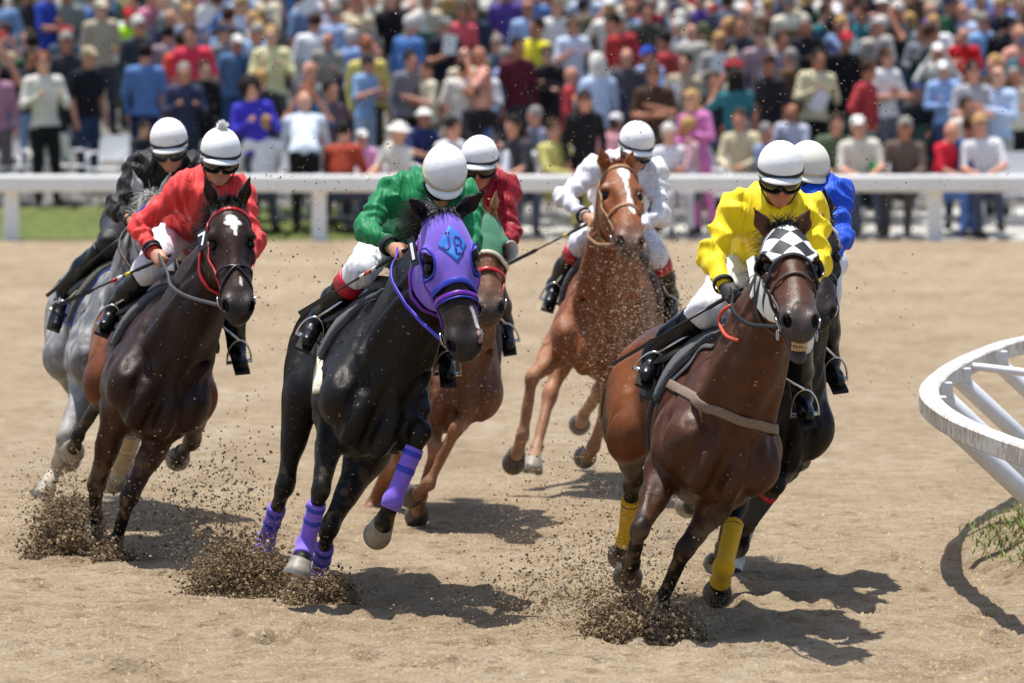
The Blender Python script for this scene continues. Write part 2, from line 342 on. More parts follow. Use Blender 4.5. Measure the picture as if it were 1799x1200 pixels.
# ------------------------------------------------------------------ inner rail with its leaning posts
def peel_mat():
    m = mat('peeling_white_paint', '#d8d6d0', .55); nt = m.node_tree; b = nt.nodes['Principled BSDF']; tc = nt.nodes['Texture Coordinate']
    mp = nt.nodes.new('ShaderNodeMapping'); mp.inputs['Scale'].default_value = (1, 1, .45); nt.links.new(tc.outputs['Object'], mp.inputs['Vector'])
    n = nt.nodes.new('ShaderNodeTexNoise'); n.inputs['Scale'].default_value = 30; n.inputs['Detail'].default_value = 8; n.inputs['Roughness'].default_value = .72; nt.links.new(mp.outputs[0], n.inputs['Vector'])
    n2 = nt.nodes.new('ShaderNodeTexNoise'); n2.inputs['Scale'].default_value = 3.5; nt.links.new(tc.outputs['Object'], n2.inputs['Vector'])
    ad = nt.nodes.new('ShaderNodeMath'); ad.operation = 'MULTIPLY_ADD'; nt.links.new(n2.outputs[0], ad.inputs[0]); ad.inputs[1].default_value = .35; nt.links.new(n.outputs[0], ad.inputs[2])
    r = nt.nodes.new('ShaderNodeValToRGB'); e = r.color_ramp.elements; e[0].position = .685; e[0].color = (*srgb('#dddcd8'), 1); e[1].position = .70; e[1].color = (*srgb('#a58a68'), 1); q = e.new(.75); q.color = (*srgb('#b7b4ad'), 1)
    nt.links.new(ad.outputs[0], r.inputs[0]); nt.links.new(r.outputs[0], b.inputs['Base Color'])
    bp = nt.nodes.new('ShaderNodeBump'); bp.inputs['Strength'].default_value = .8; bp.inputs['Distance'].default_value = .006; bp.invert = True; nt.links.new(r.outputs[1], bp.inputs['Height']); 
    bp.inputs['Height'].default_value = 0; nt.links.new(ad.outputs[0], bp.inputs['Height']); nt.links.new(bp.outputs[0], b.inputs['Normal'])
    return m
PEEL = peel_mat(); RAIL_Z = .87
RPTS = []
def inner_rail():
    px = [(2100, 545), (1960, 566), (1799, 593), (1735, 612), (1680, 637), (1645, 662), (1632, 684), (1645, 708), (1690, 737), (1750, 762), (1799, 779), (1960, 830), (2200, 905)]
    g = np.array([ground_at(x, y, RAIL_Z) for x, y in px]); c = spline(g, 110)
    r = empty('inner_rail', (c[55][0], c[55][1], 0)); tag(r, 'curved white inner rail with peeling paint on leaning posts', 'rail')
    R = []
    for i, p in enumerate(c):
        t = nrm(c[min(i+1, len(c)-1)]-c[max(i-1, 0)]); s = nrm(np.cross(t, V(0, 0, 1))); prof = [(-.044, -.088), (-.050, -.082), (-.050, -.008), (-.042, 0), (.042, 0), (.050, -.008), (.050, -.082), (.044, -.088)]
        R.append([p+s*a+V(0, 0, b) for a, b in prof])
    mb = MB(); mb.rings(R); mb.build('beam', PEEL, r, False)
    tube_m = mat('post_white', '#dfe0e2', .4, noise=.08, nscale=14)
    for k, (i, rad) in enumerate(((10, .044), (26, .044), (37, .046), (46, .048), (56, .052), (106, .052))):
        p = c[i]+V(0, 0, -.06); mb = MB(); e = p+V(.93, -.12, -RAIL_Z); mb.tube([p, p+(e-p)*.03, e], rad, 14); mb.build('post', tube_m, r, True)
        mb = MB(); mb.box(p+V(.035, 0, .0), (.05, .06, .035)); mb.build('bracket', tube_m, r)
    p = c[34]+V(0, 0, -.04); mb = MB(); mb.tube(spline([p, p+V(.15, -.05, -.01), p+V(.55, -.2, -.06), p+V(1.1, -.4, -.2)], 14), .022, 8); mb.build('brace', tube_m, r, True)
inner_rail()
# ------------------------------------------------------------------ dirt mound with grass inside the rail
def mound():
    cx, cy = 3.24, 28.3; n, m = 70, 26; P = []; F = []; rg = np.random.default_rng(8); nz = smooth_noise((n, m), 1, rg); nz3 = smooth_noise((n, m), 3, rg)
    for i in range(n):
        a = 2*math.pi*i/n; rad = 1+.05*math.sin(3*a+1)+.03*math.sin(7*a)
        for j in range(m):
            t = j/(m-1); x = cx+1.06*rad*t*math.cos(a); y = cy+2.7*rad*t*math.sin(a); z = .20*(1-max(0, (t-.55)/.45)**1.5)-.012+(.011*nz[i, j]+.012*nz3[i, j])*(t < .97)*(j > 0); P.append((x, y, z))
    for i in range(n):
        for j in range(m-1): a, b = i*m+j, ((i+1) % n)*m+j; F.append((a, a+1, b+1, b))
    tag(obj('dirt_mound', mesh_py('dirt_mound', P, F, True), DIRT), 'low dirt mound inside the curved rail', kind='structure')
    PP = []; FF = []
    for _ in range(14000):
        a = rg.uniform(0, 2*math.pi); t = math.sqrt(rg.uniform(0, .74)); 
        if rg.uniform() > (1.35-t*1.25): continue
        x, y = cx+1.06*t*math.cos(a)+rg.normal(0, .04), cy+2.7*t*math.sin(a)+rg.normal(0, .06); b = len(PP); h = rg.uniform(.02, .075); d = V(rg.normal(0, .5), rg.normal(0, .5), 1.); s = nrm(V(rg.normal(), rg.normal(), 0))*rg.uniform(.003, .006); p = V(x, y, .20*(1-max(0, (t-.55)/.45)**1.5)-.02)
        PP += [p-s, p+s, p+d*h*.55+s*.7, p+d*h*.55-s*.7, p+d*h+V(rg.normal(0, .02), rg.normal(0, .02), -.012)]; FF += [(b, b+1, b+2), (b, b+2, b+3), (b+3, b+2, b+4)]
    tag(obj('mound_grass', mesh_np('mound_grass', PP, np.array(FF)), mat('grass_blade', '#7f8c48', .6, .3, noise=.35, nscale=6)), 'sparse green grass growing on the mound inside the rail', 'grass', kind='stuff')
mound()
# ------------------------------------------------------------------ horses
def coat_mat(name, rough, spec, noise, dust):
    m = mat(name, rough=rough, spec=spec, vcol=True, noise=noise, nscale=11); nt = m.node_tree; b = nt.nodes['Principled BSDF']; tc = nt.nodes['Texture Coordinate']
    def nz(scale, det, vec=None):
        n = nt.nodes.new('ShaderNodeTexNoise'); n.inputs['Scale'].default_value = scale; n.inputs['Detail'].default_value = det; nt.links.new(vec or tc.outputs['Object'], n.inputs['Vector']); return n
    mp = nt.nodes.new('ShaderNodeMapping'); mp.inputs['Scale'].default_value = (1, .35, .3); nt.links.new(tc.outputs['Object'], mp.inputs['Vector'])
    hairn = nz(150, 4, mp.outputs[0]); mus = nz(13, 3); bp1 = nt.nodes.new('ShaderNodeBump'); bp1.inputs['Strength'].default_value = .30; bp1.inputs['Distance'].default_value = .016; nt.links.new(mus.outputs[0], bp1.inputs['Height'])
    bp2 = nt.nodes.new('ShaderNodeBump'); bp2.inputs['Strength'].default_value = .6; bp2.inputs['Distance'].default_value = .003; nt.links.new(hairn.outputs[0], bp2.inputs['Height']); nt.links.new(bp1.outputs[0], bp2.inputs['Normal']); nt.links.new(bp2.outputs[0], b.inputs['Normal'])
    rn = nz(7, 4); mr = nt.nodes.new('ShaderNodeMapRange'); mr.inputs[1].default_value = .3; mr.inputs[2].default_value = .7; mr.inputs[3].default_value = rough-.09; mr.inputs[4].default_value = rough+.16; nt.links.new(rn.outputs[0], mr.inputs[0]); nt.links.new(mr.outputs[0], b.inputs['Roughness'])
    # flecks of thrown dirt stuck to the coat
    sp = nz(55, 2); cr = nt.nodes.new('ShaderNodeMapRange'); cr.inputs[1].default_value = .735-dust*.1; cr.inputs[2].default_value = .76-dust*.1; nt.links.new(sp.outputs[0], cr.inputs[0])
    src = b.inputs['Base Color'].links[0].from_socket; mx = nt.nodes.new('ShaderNodeMix'); mx.data_type = 'RGBA'; nt.links.new(cr.outputs[0], mx.inputs[0]); nt.links.new(src, mx.inputs[6]); mx.inputs[7].default_value = (*srgb('#9c8465'), 1); nt.links.new(mx.outputs[2], b.inputs['Base Color'])
    return m
COAT = coat_mat('horse_coat', .42, .20, .22, .25); COAT_DUSTY = coat_mat('horse_coat_dusty', .52, .32, .2, .9)
MANE_BLACK = mat('mane_black', '#15120f', .4); MANE_RED = mat('mane_red', '#8a4a25', .45); MANE_GREY = mat('mane_grey', '#b9b6b0', .5)
HOOF_PALE = mat('hoof_pale', '#8f8778', .5, noise=.35, nscale=30, bump=.2, bscale=50); HOOF_DARK = mat('hoof_dark', '#443e39', .5, noise=.3, nscale=30, bump=.2)
SHOE = mat('horse_shoe_metal', '#9a968e', .35, metal=.8)
EYE = mat('horse_eye', '#0a0605', .12, .35)
STEEL = mat('steel', '#c9cbcd', .2, metal=1.)
LEATHER_BLACK = mat('leather_black', '#15130f', .42, noise=.3, nscale=60); LEATHER_TAN = mat('leather_tan', '#a77d55', .55, noise=.25, nscale=50)
LEATHER_BROWN = mat('leather_brown', '#4a3a30', .5, noise=.3, nscale=60); RUBBER_GREY = mat('rein_rubber_grey', '#4a4a4c', .6, bump=.4, bscale=200)
STRAP_RED = mat('strap_red', '#c01f2b', .35, noise=.15); ELASTIC_TAN = mat('elastic_tan', '#7f6b5c', .8, noise=.25, nscale=90, bump=.3, bscale=300)
PAD_GREY = mat('foam_pad_grey', '#57585a', .9, noise=.2, nscale=80, bump=.3, bscale=150); CLOTH_BLACK = mat('cloth_black', '#121319', .75, bump=.3, bscale=30)
TEETH = mat('teeth', '#c7a878', .4); GUM = mat('gum_pink', '#8a5a50', .35)
LEN = dict(forearm=.43, cannon_f=.30, pastern=.125, gaskin=.46, cannon_h=.385)

def trunk_frame(px, py, D, yaw, pitch, lean):
    y, p, r = math.radians(yaw), math.radians(pitch), math.radians(lean)
    left = V(math.cos(y), math.sin(y), 0); fwd = V(math.sin(y)*math.cos(p), -math.cos(y)*math.cos(p), math.sin(p)); up = np.cross(fwd, left)
    if up[2] < 0: up = -up
    up2 = up*math.cos(r)+left*math.sin(r); left2 = left*math.cos(r)-up*math.sin(r)
    return at(px, py, D)-.45*fwd, np.array([fwd, left2, up2])          # origin, rows = (forward, left, up)

class Horse: pass
def head_frame(poll, muz, lat):
    f = nrm(muz-poll); l = nrm(np.asarray(lat, float)-f*(np.asarray(lat, float)@f)); n = np.cross(f, l)
    return np.array([f, l, n])                                        # rows: poll to muzzle, horse's left, out of the face

def horse(name, label, S):
    H = Horse(); H.S = S
    O, T = trunk_frame(*S['trunk']); w = S.get('w', 1.); H.O, H.T = O, T
    def tp(a, l, u): return O+a*T[0]+l*w*T[1]+u*T[2]
    H.tp = tp; body = []; A = body.append
    ax = lambda *r: T
    # trunk
    A(ell(tp(.08, 0, 0), T, (.60, .232*w, .355), .06, 'trunk')); A(ell(tp(.48, 0, -.05), T, (.27, .205*w, .31), .08, 'trunk'))
    A(ell(tp(-.36, 0, .05), T, (.50, .225*w, .285), .08, 'trunk')); A(cone(tp(.36, 0, .26), tp(-.10, 0, .25), .085, .10, .10, 'trunk'))
    A(ell(tp(-.74, 0, .13), T, (.36, .235*w, .25), .10, 'trunk'))
    for s in (-1, 1):
        A(ell(tp(-.84, s*.13, -.02), T, (.24, .145*w, .28), .07, 'trunk'))
        A(cone(tp(.26, s*.11, .24), tp(.64, s*.185, -.13), .08, .10, .035, 'trunk', T[1], .72))      # shoulder blade
        A(ell(tp(.40, s*.20, -.12), T, (.17, .07*w, .18), .024, 'trunk'))                              # triceps
        A(ell(tp(.64, s*.165, -.15), T, (.10, .085*w, .13), .05, 'trunk'))                           # point of the shoulder
        A(ell(tp(.675, s*.082, -.20), T, (.10, .085*w, .15), .024, 'trunk'))                           # breast muscle
    A(cone(tp(.60, 0, -.28), tp(.30, 0, -.31), .07, .09, .06, 'trunk'))
    # head
    poll = at(S['poll'][0], S['poll'][1], S['trunk'][2]+S['poll'][2]); hl = S.get('head_len', .60)
    muz = solve(poll, S['muzzle'][0], S['muzzle'][1], hl, -1); Hd = head_frame(poll, muz, S['lat']); H.poll, H.Hd = poll, Hd
    sc = hl/.60
    def hp(f, l, n): return poll+sc*(f*Hd[0]+l*Hd[1]+n*Hd[2])
    H.hp = hp; H.sc = sc; hd = []; B = hd.append
    B(ell(hp(.09, 0, -.075), Hd, sc*V(.13, .088, .10), .04, 'head')); B(ell(hp(.17, 0, -.045), Hd, sc*V(.13, .098, .065), .04, 'head'))
    B(cone(hp(.22, 0, -.055), hp(.50, 0, -.058), sc*.068, sc*.045, .04, 'head')); B(cone(hp(.20, 0, -.13), hp(.50, 0, -.088), sc*.085, sc*.05, .05, 'head', Hd[1], .82))
    B(cone(hp(.20, 0, -.022), hp(.47, 0, -.030), sc*.036, sc*.028, .04, 'head'))
    for s in (-1, 1):
        B(ell(hp(.182, s*.090, -.038), Hd, sc*V(.045, .026, .032), .022, 'head')); B(cone(hp(.235, s*.094, -.055), hp(.27, s*.082, -.075), sc*.016, sc*.014, .02, 'head'))                         # brow
        B(ell(hp(.20, s*.055, -.165), Hd, sc*V(.125, .045, .115), .04, 'head'))                         # cheek
        B(cone(hp(.25, s*.078, -.085), hp(.37, s*.058, -.078), sc*.018, sc*.012, .03, 'head'))          # facial crest
        B(ell(hp(.548, s*.046, -.046), Hd, sc*V(.048, .027, .037), .02, 'muzzle'))                      # nostril wing
        B(cone(hp(.36, s*.040, -.05), hp(.5, s*.038, -.05), sc*.03, sc*.028, .04, 'head'))
    B(ell(hp(.545, 0, -.075), Hd, sc*V(.062, .056, .055), .035, 'muzzle')); B(ell(hp(.585, 0, -.085), Hd, sc*V(.035, .046, .036), .025, 'muzzle'))
    jaw = S.get('jaw', 0.)
    B(cone(hp(.26, 0, -.20), hp(.52, 0, -.145-jaw), sc*.05, sc*.03, .04, 'head')); B(ell(hp(.55+jaw*.9, 0, -.135-jaw), Hd, sc*V(.046, .038, .028), .02, 'muzzle'))
    ears = []
    for s in (-1, 1):
        e = S['earR' if s < 0 else 'earL']; base = hp(-.012, s*.058, -.055); tip = solve(base, e[0], e[1], .175*sc, e[2] if len(e) > 2 else -1); d = nrm(tip-base); ln = np.linalg.norm(tip-base)
        front = nrm(Hd[2]*.9+Hd[1]*s*.5-d*(d@(Hd[2]*.9+Hd[1]*s*.5))); sd = np.cross(d, front)
        ears += [cone(base-d*.02, base+d*ln*.45, .03, .036, .03, 'ear', front, .75), cone(base+d*ln*.45, tip, .034, .006, .02, 'ear', front, .75)]
        ears += [cone(base+d*ln*.18+front*.026, base+d*ln*.85+front*.012, .019, .004, .012, 'ear', None, 1, 1)]
    # neck
    crest = S.get('crest', .0); nk = []
    mid = lambda a, b, t, o: a*(1-t)+b*t+o
    for (a, e, r0, r1, q, bulge) in (((.30, 0, .20), hp(.03, 0, -.12), .12, .08, .66, .06), ((.42, 0, .08), hp(.08, 0, -.15), .215, .118, .80, .03), ((.54, 0, -.06), hp(.15, 0, -.20), .20, .095, .84, 0.)):
        p0 = tp(*a); m = mid(p0, e, .5, T[2]*(bulge+crest)); lt = nrm(T[1]+Hd[1]); rm = r0*.48+r1*.52
        nk += [cone(p0, m, r0, rm, .08, 'neck', lt, q), cone(m, e, rm, r1, .06, 'neck', lt, q)]
    for s in (-1, 1): nk.append(cone(tp(.60, s*.13, -.10), hp(.10, s*.05, -.19), .085, .045, .022, 'neck'))
    # eyes and nostrils cut in
    cut = []
    for s in (-1, 1):
        cut.append(ell(hp(.212, s*.104, -.050), Hd, sc*V(.027, .022, .021), .012, 'eye', 1)); cut.append(ell(hp(.135, s*.105, -.055), Hd, sc*V(.03, .02, .025), .03, 'temple', 1)); cut.append(ell(hp(.30, s*.078, -.018), Hd, sc*V(.09, .02, .018), .04, 'hollow', 1))
        cut.append(ell(hp(.566, s*.056, -.036), Hd, sc*V(.034, .020, .025), .008, 'nostril', 1))
    cut.append(cone(hp(.50, -.07, -.115-jaw*.55), hp(.50, .07, -.115-jaw*.55), .004+jaw*.25, .004+jaw*.25, .012, 'mouth', 1 and None, 1, 1))
    if jaw: cut.append(cone(hp(.54, -.03, -.115-jaw*.5), hp(.63, .0, -.125-jaw*.5), .012, .012, .01, 'mouth', None, 1, 1)); cut.append(cone(hp(.58, -.028, -.118-jaw*.5), hp(.58, .028, -.118-jaw*.5), .012, .012, .01, 'mouth', None, 1, 1))
    # legs
    legs = {}; lg = []
    for key in ('fr', 'fl', 'hr', 'hl'):
        if key not in S: continue
        s = -1 if key[1] == 'r' else 1; J = S[key]
        if key[0] == 'f':
            dflt = tp(.38, s*.165, -.27); el = at(J['elbow'][0], J['elbow'][1], (dflt@V(0, _cp, -_sp))+CAM_H*_sp+J['elbow'][2]) if 'elbow' in J else dflt
            kn = solve(el, J['knee'][0], J['knee'][1], LEN['forearm'], J['knee'][2]); ft = solve(kn, J['fet'][0], J['fet'][1], LEN['cannon_f'], J['fet'][2]); co = solve(ft, J['toe'][0], J['toe'][1], LEN['pastern'], J['toe'][2])
            pts = [el, kn, ft, co]; lt = nrm(np.cross(kn-el, ft-kn)) if np.linalg.norm(np.cross(nrm(kn-el), nrm(ft-kn))) > .3 else T[1]
            if lt@T[1] < 0: lt = -lt
            lt = nrm(.35*lt+T[1])
            sh = tp(.60, s*.17, -.14)
            lg += [cone(sh, el, .10, .10, .06, 'arm', lt, .85), cone(el, mid(el, kn, .5, 0), .10, .066, .05, 'arm', lt, .85), cone(mid(el, kn, .45, 0), kn, .068, .043, .04, 'arm', lt, .9)]
            d = nrm(kn-el); fw = np.cross(d, lt); lg.append(ell(mid(el, kn, .28, fw*.02+lt*s*.012), np.array([d, lt, fw]), (.14, .058, .072), .016, 'arm'))
            d2 = nrm(ft-kn); ad = nrm(d+d2); fw2 = np.cross(ad, lt); fw2 = nrm(fw2); fwc = nrm(np.cross(d2, lt))
            lg.append(ell(kn+fw2*.004, np.array([ad, nrm(np.cross(fw2, ad)), fw2]), (.062, .042, .043), .03, 'knee'))
            lg += [cone(kn, ft, .037, .031, .02, 'cannon'), cone(kn-fwc*.022, ft-fwc*.016, .026, .024, .015, 'cannon')]
        else:
            hip = tp(-.72, s*.17, .04); dflt = tp(-.42, s*.19, -.20)
            st = at(J['stifle'][0], J['stifle'][1], (dflt@V(0, _cp, -_sp))+CAM_H*_sp+J['stifle'][2]) if 'stifle' in J else dflt
            hk = solve(st, J['hock'][0], J['hock'][1], LEN['gaskin'], J['hock'][2]); ft = solve(hk, J['fet'][0], J['fet'][1], LEN['cannon_h'], J['fet'][2]); co = solve(ft, J['toe'][0], J['toe'][1], LEN['pastern'], J['toe'][2])
            pts = [st, hk, ft, co]; lt = T[1]; d = nrm(hk-st); d2 = nrm(ft-hk); fw = nrm(np.cross(d, lt)); fwc = nrm(np.cross(d2, lt))
            lg += [cone(hip, st, .18, .135, .09, 'thigh', lt, .72), cone(tp(-.88, s*.14, -.05), mid(st, hk, .35, -fw*.05), .13, .07, .08, 'thigh', lt, .75)]
            lg += [cone(st, mid(st, hk, .55, 0), .115, .064, .06, 'gaskin', lt, .85), cone(mid(st, hk, .5, 0), hk, .062, .043, .04, 'gaskin', lt, .9), cone(mid(st, hk, .55, -fw*.05), hk-fw*.035, .03, .022, .03, 'gaskin')]
            lg.append(ell(hk, np.array([nrm(d+d2), lt, nrm(np.cross(nrm(d+d2), lt))]), (.075, .042, .055), .03, 'knee')); lg.append(cone(hk-d2*.05-fwc*.04, hk+d2*.05-fwc*.025, .024, .022, .02, 'knee'))
            lg += [cone(hk, ft, .038, .032, .02, 'cannon'), cone(hk-fwc*.022, ft-fwc*.016, .026, .025, .015, 'cannon')]
        d3 = nrm(co-ft); lt3 = nrm(lt-d3*(lt@d3)); fw3 = np.cross(d3, lt3)
        lg += [ell(ft-fw3*.006, np.array([d3, lt3, fw3]), (.044, .038, .045), .022, 'fetlock'), cone(ft, co, .034, .040, .02, 'pastern', fw3, .9), cone(co-d3*.02, co+d3*.015, .04, .046, .015, 'pastern', fw3, .95)]
        legs[key] = dict(pts=pts, lat=lt, lt3=lt3, d3=d3)
    H.legs = legs; H.trunk_prims = list(body); H.head_prims = hd+cut; H.neck_prims = nk; H.leg_prims = lg; H.ear_prims = ears
    base0 = body+nk+lg
    for s in (-1, 1):
        lines = [([tp(.74, s*.12, .02), tp(.78, s*.135, -.16), tp(.68, s*.15, -.36)], .013), ([tp(.44, s*.17, .28), tp(.60, s*.20, .10), tp(.74, s*.20, -.06)], .016), ([tp(.28, s*.25, .16), tp(.44, s*.27, -.03), tp(.60, s*.27, -.20)], .014),
                 ([tp(.24, s*.27, -.14), tp(.38, s*.26, -.27), tp(.55, s*.25, -.31)], .014), ([hp(.14, s*.06, -.26), tp(.66, s*.11, .10), tp(.74, s*.10, -.06)], .016), ([tp(-.50, s*.25, .08), tp(-.45, s*.24, -.10), tp(-.44, s*.20, -.26)], .018), ([tp(-.60, s*.24, .20), tp(-.78, s*.25, .04), tp(-.86, s*.24, -.16)], .014)]
        if s < 0: lines.append(([tp(.80, 0, .02), tp(.82, 0, -.18), tp(.72, 0, -.40)], .014))
        fk = 'fr' if s < 0 else 'fl'
        if fk in legs:
            e_, k_, lt_ = legs[fk]['pts'][0], legs[fk]['pts'][1], legs[fk]['lat']; fw_ = nrm(np.cross(nrm(k_-e_), lt_)); lines.append(([e_*.92+k_*.08+fw_*.1+lt_*s*.03, e_*.6+k_*.4+fw_*.08+lt_*s*.02, e_*.25+k_*.75+fw_*.06], .010)); lines.append(([e_*.9+k_*.1+lt_*s*.1, e_*.55+k_*.45+lt_*s*.08, e_*.3+k_*.7+lt_*s*.06-fw_*.01], .010))
        G, _ = project(base0, np.concatenate([spline(g_, 6) for g_, r_ in lines]), .004, 6)
        for i_, (g_, r_) in enumerate(lines):
            for a_, b_ in zip(G[i_*6:i_*6+5], G[i_*6+1:i_*6+6]): cut.append(cone(a_, b_, r_, r_, .034, 'groove', None, 1, 1))
    allp = body+nk+lg+hd+ears+cut; H.prims = allp
    H.skin = body+nk+hd+lg
    # base on the ground under the chest
    g = tp(.2, 0, 0); root = empty(name, (g[0], g[1], 0)); tag(root, label, 'horse', 'galloping racehorses'); H.root = root
    hh = S.get('h', .0148); lo = np.min([p.lo for p in hd], 0)-.02; hi = np.max([p.hi for p in hd], 0)+.02
    wk = np.random.default_rng(31); WK = [(wk.normal(0, 15, 3), wk.uniform(0, 6.3)) for _ in range(8)]
    def rough(D, X, Y, Z):
        a = 0
        for k_, ph in WK: a = a+np.sin(X*k_[0]+Y*k_[1]+Z*k_[2]+ph)
        return D+a*.0011
    P, Q = sdf_mesh(allp, hh, (lo, hi), S.get('hf', .0082), smooth=2, extra=rough)
    me = mesh_np('body', P, Q)
    set_col(me, paint(H, P, allp)); bodyo = obj('body', me, S.get('coat', COAT), root); H.body = bodyo
    # eyes
    for s in (-1, 1):
        c = hp(.210, s*.0845, -.050); mb = MB(); sphere(mb, c, .023*sc, 14, 9); mb.build('eye', EYE, root, True)
    # hooves
    for key, L in legs.items():
        d, lt = L['d3'], L['lt3']; p = np.cross(d, lt); c5, s5 = math.cos(.87), math.sin(.87); fw = c5*d+s5*p; up = -s5*d+c5*p
        J = S[key]
        if J.get('flat'): up = nrm(V(0, 0, 1)*.85+up*.15); fw = nrm(fw-up*(fw@up)); lt = np.cross(up, fw)
        co = L['pts'][3]; mb = MB(); R = []
        for z, r, o in ((.012, .041, -.006), (0, .049, 0), (-.012, .0515, .006), (-.045, .058, .022), (-.078, .066, .038), (-.084, .063, .038)):
            R.append([co+up*z+fw*(o+r*1.08*math.cos(t)*(1 if math.cos(t) > 0 else .86))+lt*r*math.sin(t) for t in np.linspace(0, 2*math.pi, 20, endpoint=False)])
        hm = S[key].get('hoof', S.get('hoof', HOOF_DARK)); mb.rings(R); ho = mb.build('hoof', hm, root, True)
        mb = MB(); R = []
        for t in np.linspace(.45, 2*math.pi-.45, 22):
            t2 = t+math.pi; c = co+up*-.086+fw*(.038+.056*1.08*math.cos(t2)*(1 if math.cos(t2) > 0 else .86))+lt*.056*math.sin(t2); rd = fw*math.cos(t2)+lt*math.sin(t2)
            R.append([c+rd*.010+up*.005, c+rd*.010-up*.005, c-rd*.010-up*.005, c-rd*.010+up*.005])
        mb.rings(R); mb.build('horseshoe', SHOE, ho, False)
        L['bottom'] = (co-up*.086)[2]
    print('HORSE', name, {k: [round(v['bottom'], 2)]+[round(float(p[1]), 2) for p in v['pts']] for k, v in legs.items()}, 'muzzleD', round(float(muz[1]-O[1]), 2))
    return H
def sphere(mb, c, r, n=12, m=8, sx=(1, 1, 1), R=None):
    rings = []
    for i in range(1, m):
        t = math.pi*i/m; rings.append([c+(V(math.sin(t)*math.cos(u)*sx[0], math.sin(t)*math.sin(u)*sx[1], math.cos(t)*sx[2])*r if R is None else R.T@(V(math.sin(t)*math.cos(u)*sx[0], math.sin(t)*math.sin(u)*sx[1], math.cos(t)*sx[2])*r)) for u in np.linspace(0, 2*math.pi, n, endpoint=False)])
    mb.rings(rings)
def paint(H, P, prims):
    """coat colours of the horse: base, dark points, markings"""
    S = H.S; C = S['colors']; base = V(*srgb(C['base'])); W = np.zeros(len(P)); col = np.zeros((len(P), 3))
    groups = {}
    for p in prims:
        if p.op == 0: groups.setdefault(p.tag, []).append(p)
    for t, ps in groups.items():
        d = np.min([p.f(P[:, 0], P[:, 1], P[:, 2]) for p in ps], 0); w = np.exp(-np.maximum(d+.0, -.02)/.016); W += w; col += w[:, None]*V(*srgb(C.get(t, C['base'])))
    col /= W[:, None]
    q = (P-H.poll)/H.sc; f, l, n = q@H.Hd[0], q@H.Hd[1], q@H.Hd[2]; inh = (n > -.30) & (np.abs(l) < .14) & (f > -.05) & (f < .68)
    nz = .5*np.sin(61*f+3)*np.sin(83*l+1)+.5*np.sin(37*f-53*l)
    def blend(m, c): nonlocal col; m = np.clip(m, 0, 1)[:, None]; col = col*(1-m)+m*V(*srgb(c))
    sm = lambda x, a, b: np.clip((x-a)/(b-a), 0, 1)
    blend(inh*sm(f, .44, .56)*.75, C.get('muzzle', '#2a2422'))
    for s in (-1, 1):
        d = np.sqrt((f-.208)**2+(l-s*.1)**2+(n+.055)**2); blend(inh*(1-sm(d, .022, .045))*.8, C.get('eyering', '#1a1412'))
        d = np.sqrt(((f-.560)/1.5)**2+(l-s*.053)**2+((n+.040)/1.1)**2); blend(inh*(1-sm(d, .017, .025)), '#0a0707')
        d = np.sqrt(((f-.208)/1.2)**2+(l-s*.1)**2+(n+.055)**2)
    for mk in S.get('marks', ()):
        if mk[0] == 'ell': _, f0, l0, rf, rl, c = mk; d = np.sqrt(((f-f0)/rf)**2+((l-l0)/rl)**2)+.16*nz; blend(inh*(n > -.12)*(1-sm(d, .86, 1.0)), c)
        if mk[0] == 'line': _, f0, l0, f1, l1, wd, c = mk; t = np.clip(((f-f0)*(f1-f0)+(l-l0)*(l1-l0))/((f1-f0)**2+(l1-l0)**2), 0, 1); d = np.hypot(f-f0-t*(f1-f0), l-l0-t*(l1-l0))/wd+.16*nz; blend(inh*(n > -.12)*(1-sm(d, .8, 1.05)), c)
    if 'dapple' in S:
        r = np.random.default_rng(3); a = np.zeros(len(P))
        for _ in range(24): k = r.normal(0, 34, 3); a += np.cos(P@k+r.uniform(0, 6.3))
        blend(sm(a, -1., 6.)*.55, S['dapple'])
    r = np.random.default_rng(17); a = np.zeros(len(P))          # dust and mud splashed up the legs
    for _ in range(30): k = r.normal(0, 55, 3); a += np.cos(P@k+r.uniform(0, 6.3))
    for _ in range(14): k = r.normal(0, 16, 3); a += 1.3*np.cos(P@k+r.uniform(0, 6.3))
    blend(sm(a/4., .15, 1.3)*np.clip((.75-P[:, 2])/.6, 0, 1)*S.get('mud', .55), '#8d7658')
    if 'under' in S:   # paler flank and belly hair
        g = (P-H.O)@H.T[2]; blend(sm(-g, .05, .35)*.5*np.isfinite(g), S['under'])
    return col
def leg_wrap(H, key, t0, t1, mat_, stripes=(), smat=None, infl=.008, fet=True, name='leg_wrap'):
    """bandage round the cannon, following the leg's own shape"""
    pts = H.legs[key]['pts']; a, b, c = pts[1], pts[2], pts[3]; d = nrm(b-a); ln = np.linalg.norm(b-a); d2 = nrm(c-b)
    ps = [p for p in H.leg_prims if p.tag in ('cannon', 'fetlock', 'knee', 'pastern')]
    def cut(u0, u1, inf):
        def ex(D, X, Y, Z):
            s = ((X-a[0])*d[0]+(Y-a[1])*d[1]+(Z-a[2])*d[2]); r = np.sqrt(np.maximum((X-a[0])**2+(Y-a[1])**2+(Z-a[2])**2-s*s, 0))
            E = np.maximum(np.maximum(D-inf, u0*ln-s), s-u1*ln)
            return np.maximum(E, r-.11)
        lo = np.minimum(a, c)-.1; hi = np.maximum(a, c)+.1; q0 = a+d*u0*ln; q1 = a+d*u1*ln
        return sdf_mesh(ps, .006, extra=ex, smooth=2, box=(np.minimum(q0, q1)-.085, np.maximum(q0, q1)+.085))
    P, Q = cut(t0, t1, infl); o = obj(name, mesh_np(name, P, Q), mat_, H.root)
    for u0, u1 in stripes:
        P, Q = cut(u0, u1, infl+.0025); obj('wrap_tape', mesh_np('wrap_tape', P, Q), smat, o)
    return o
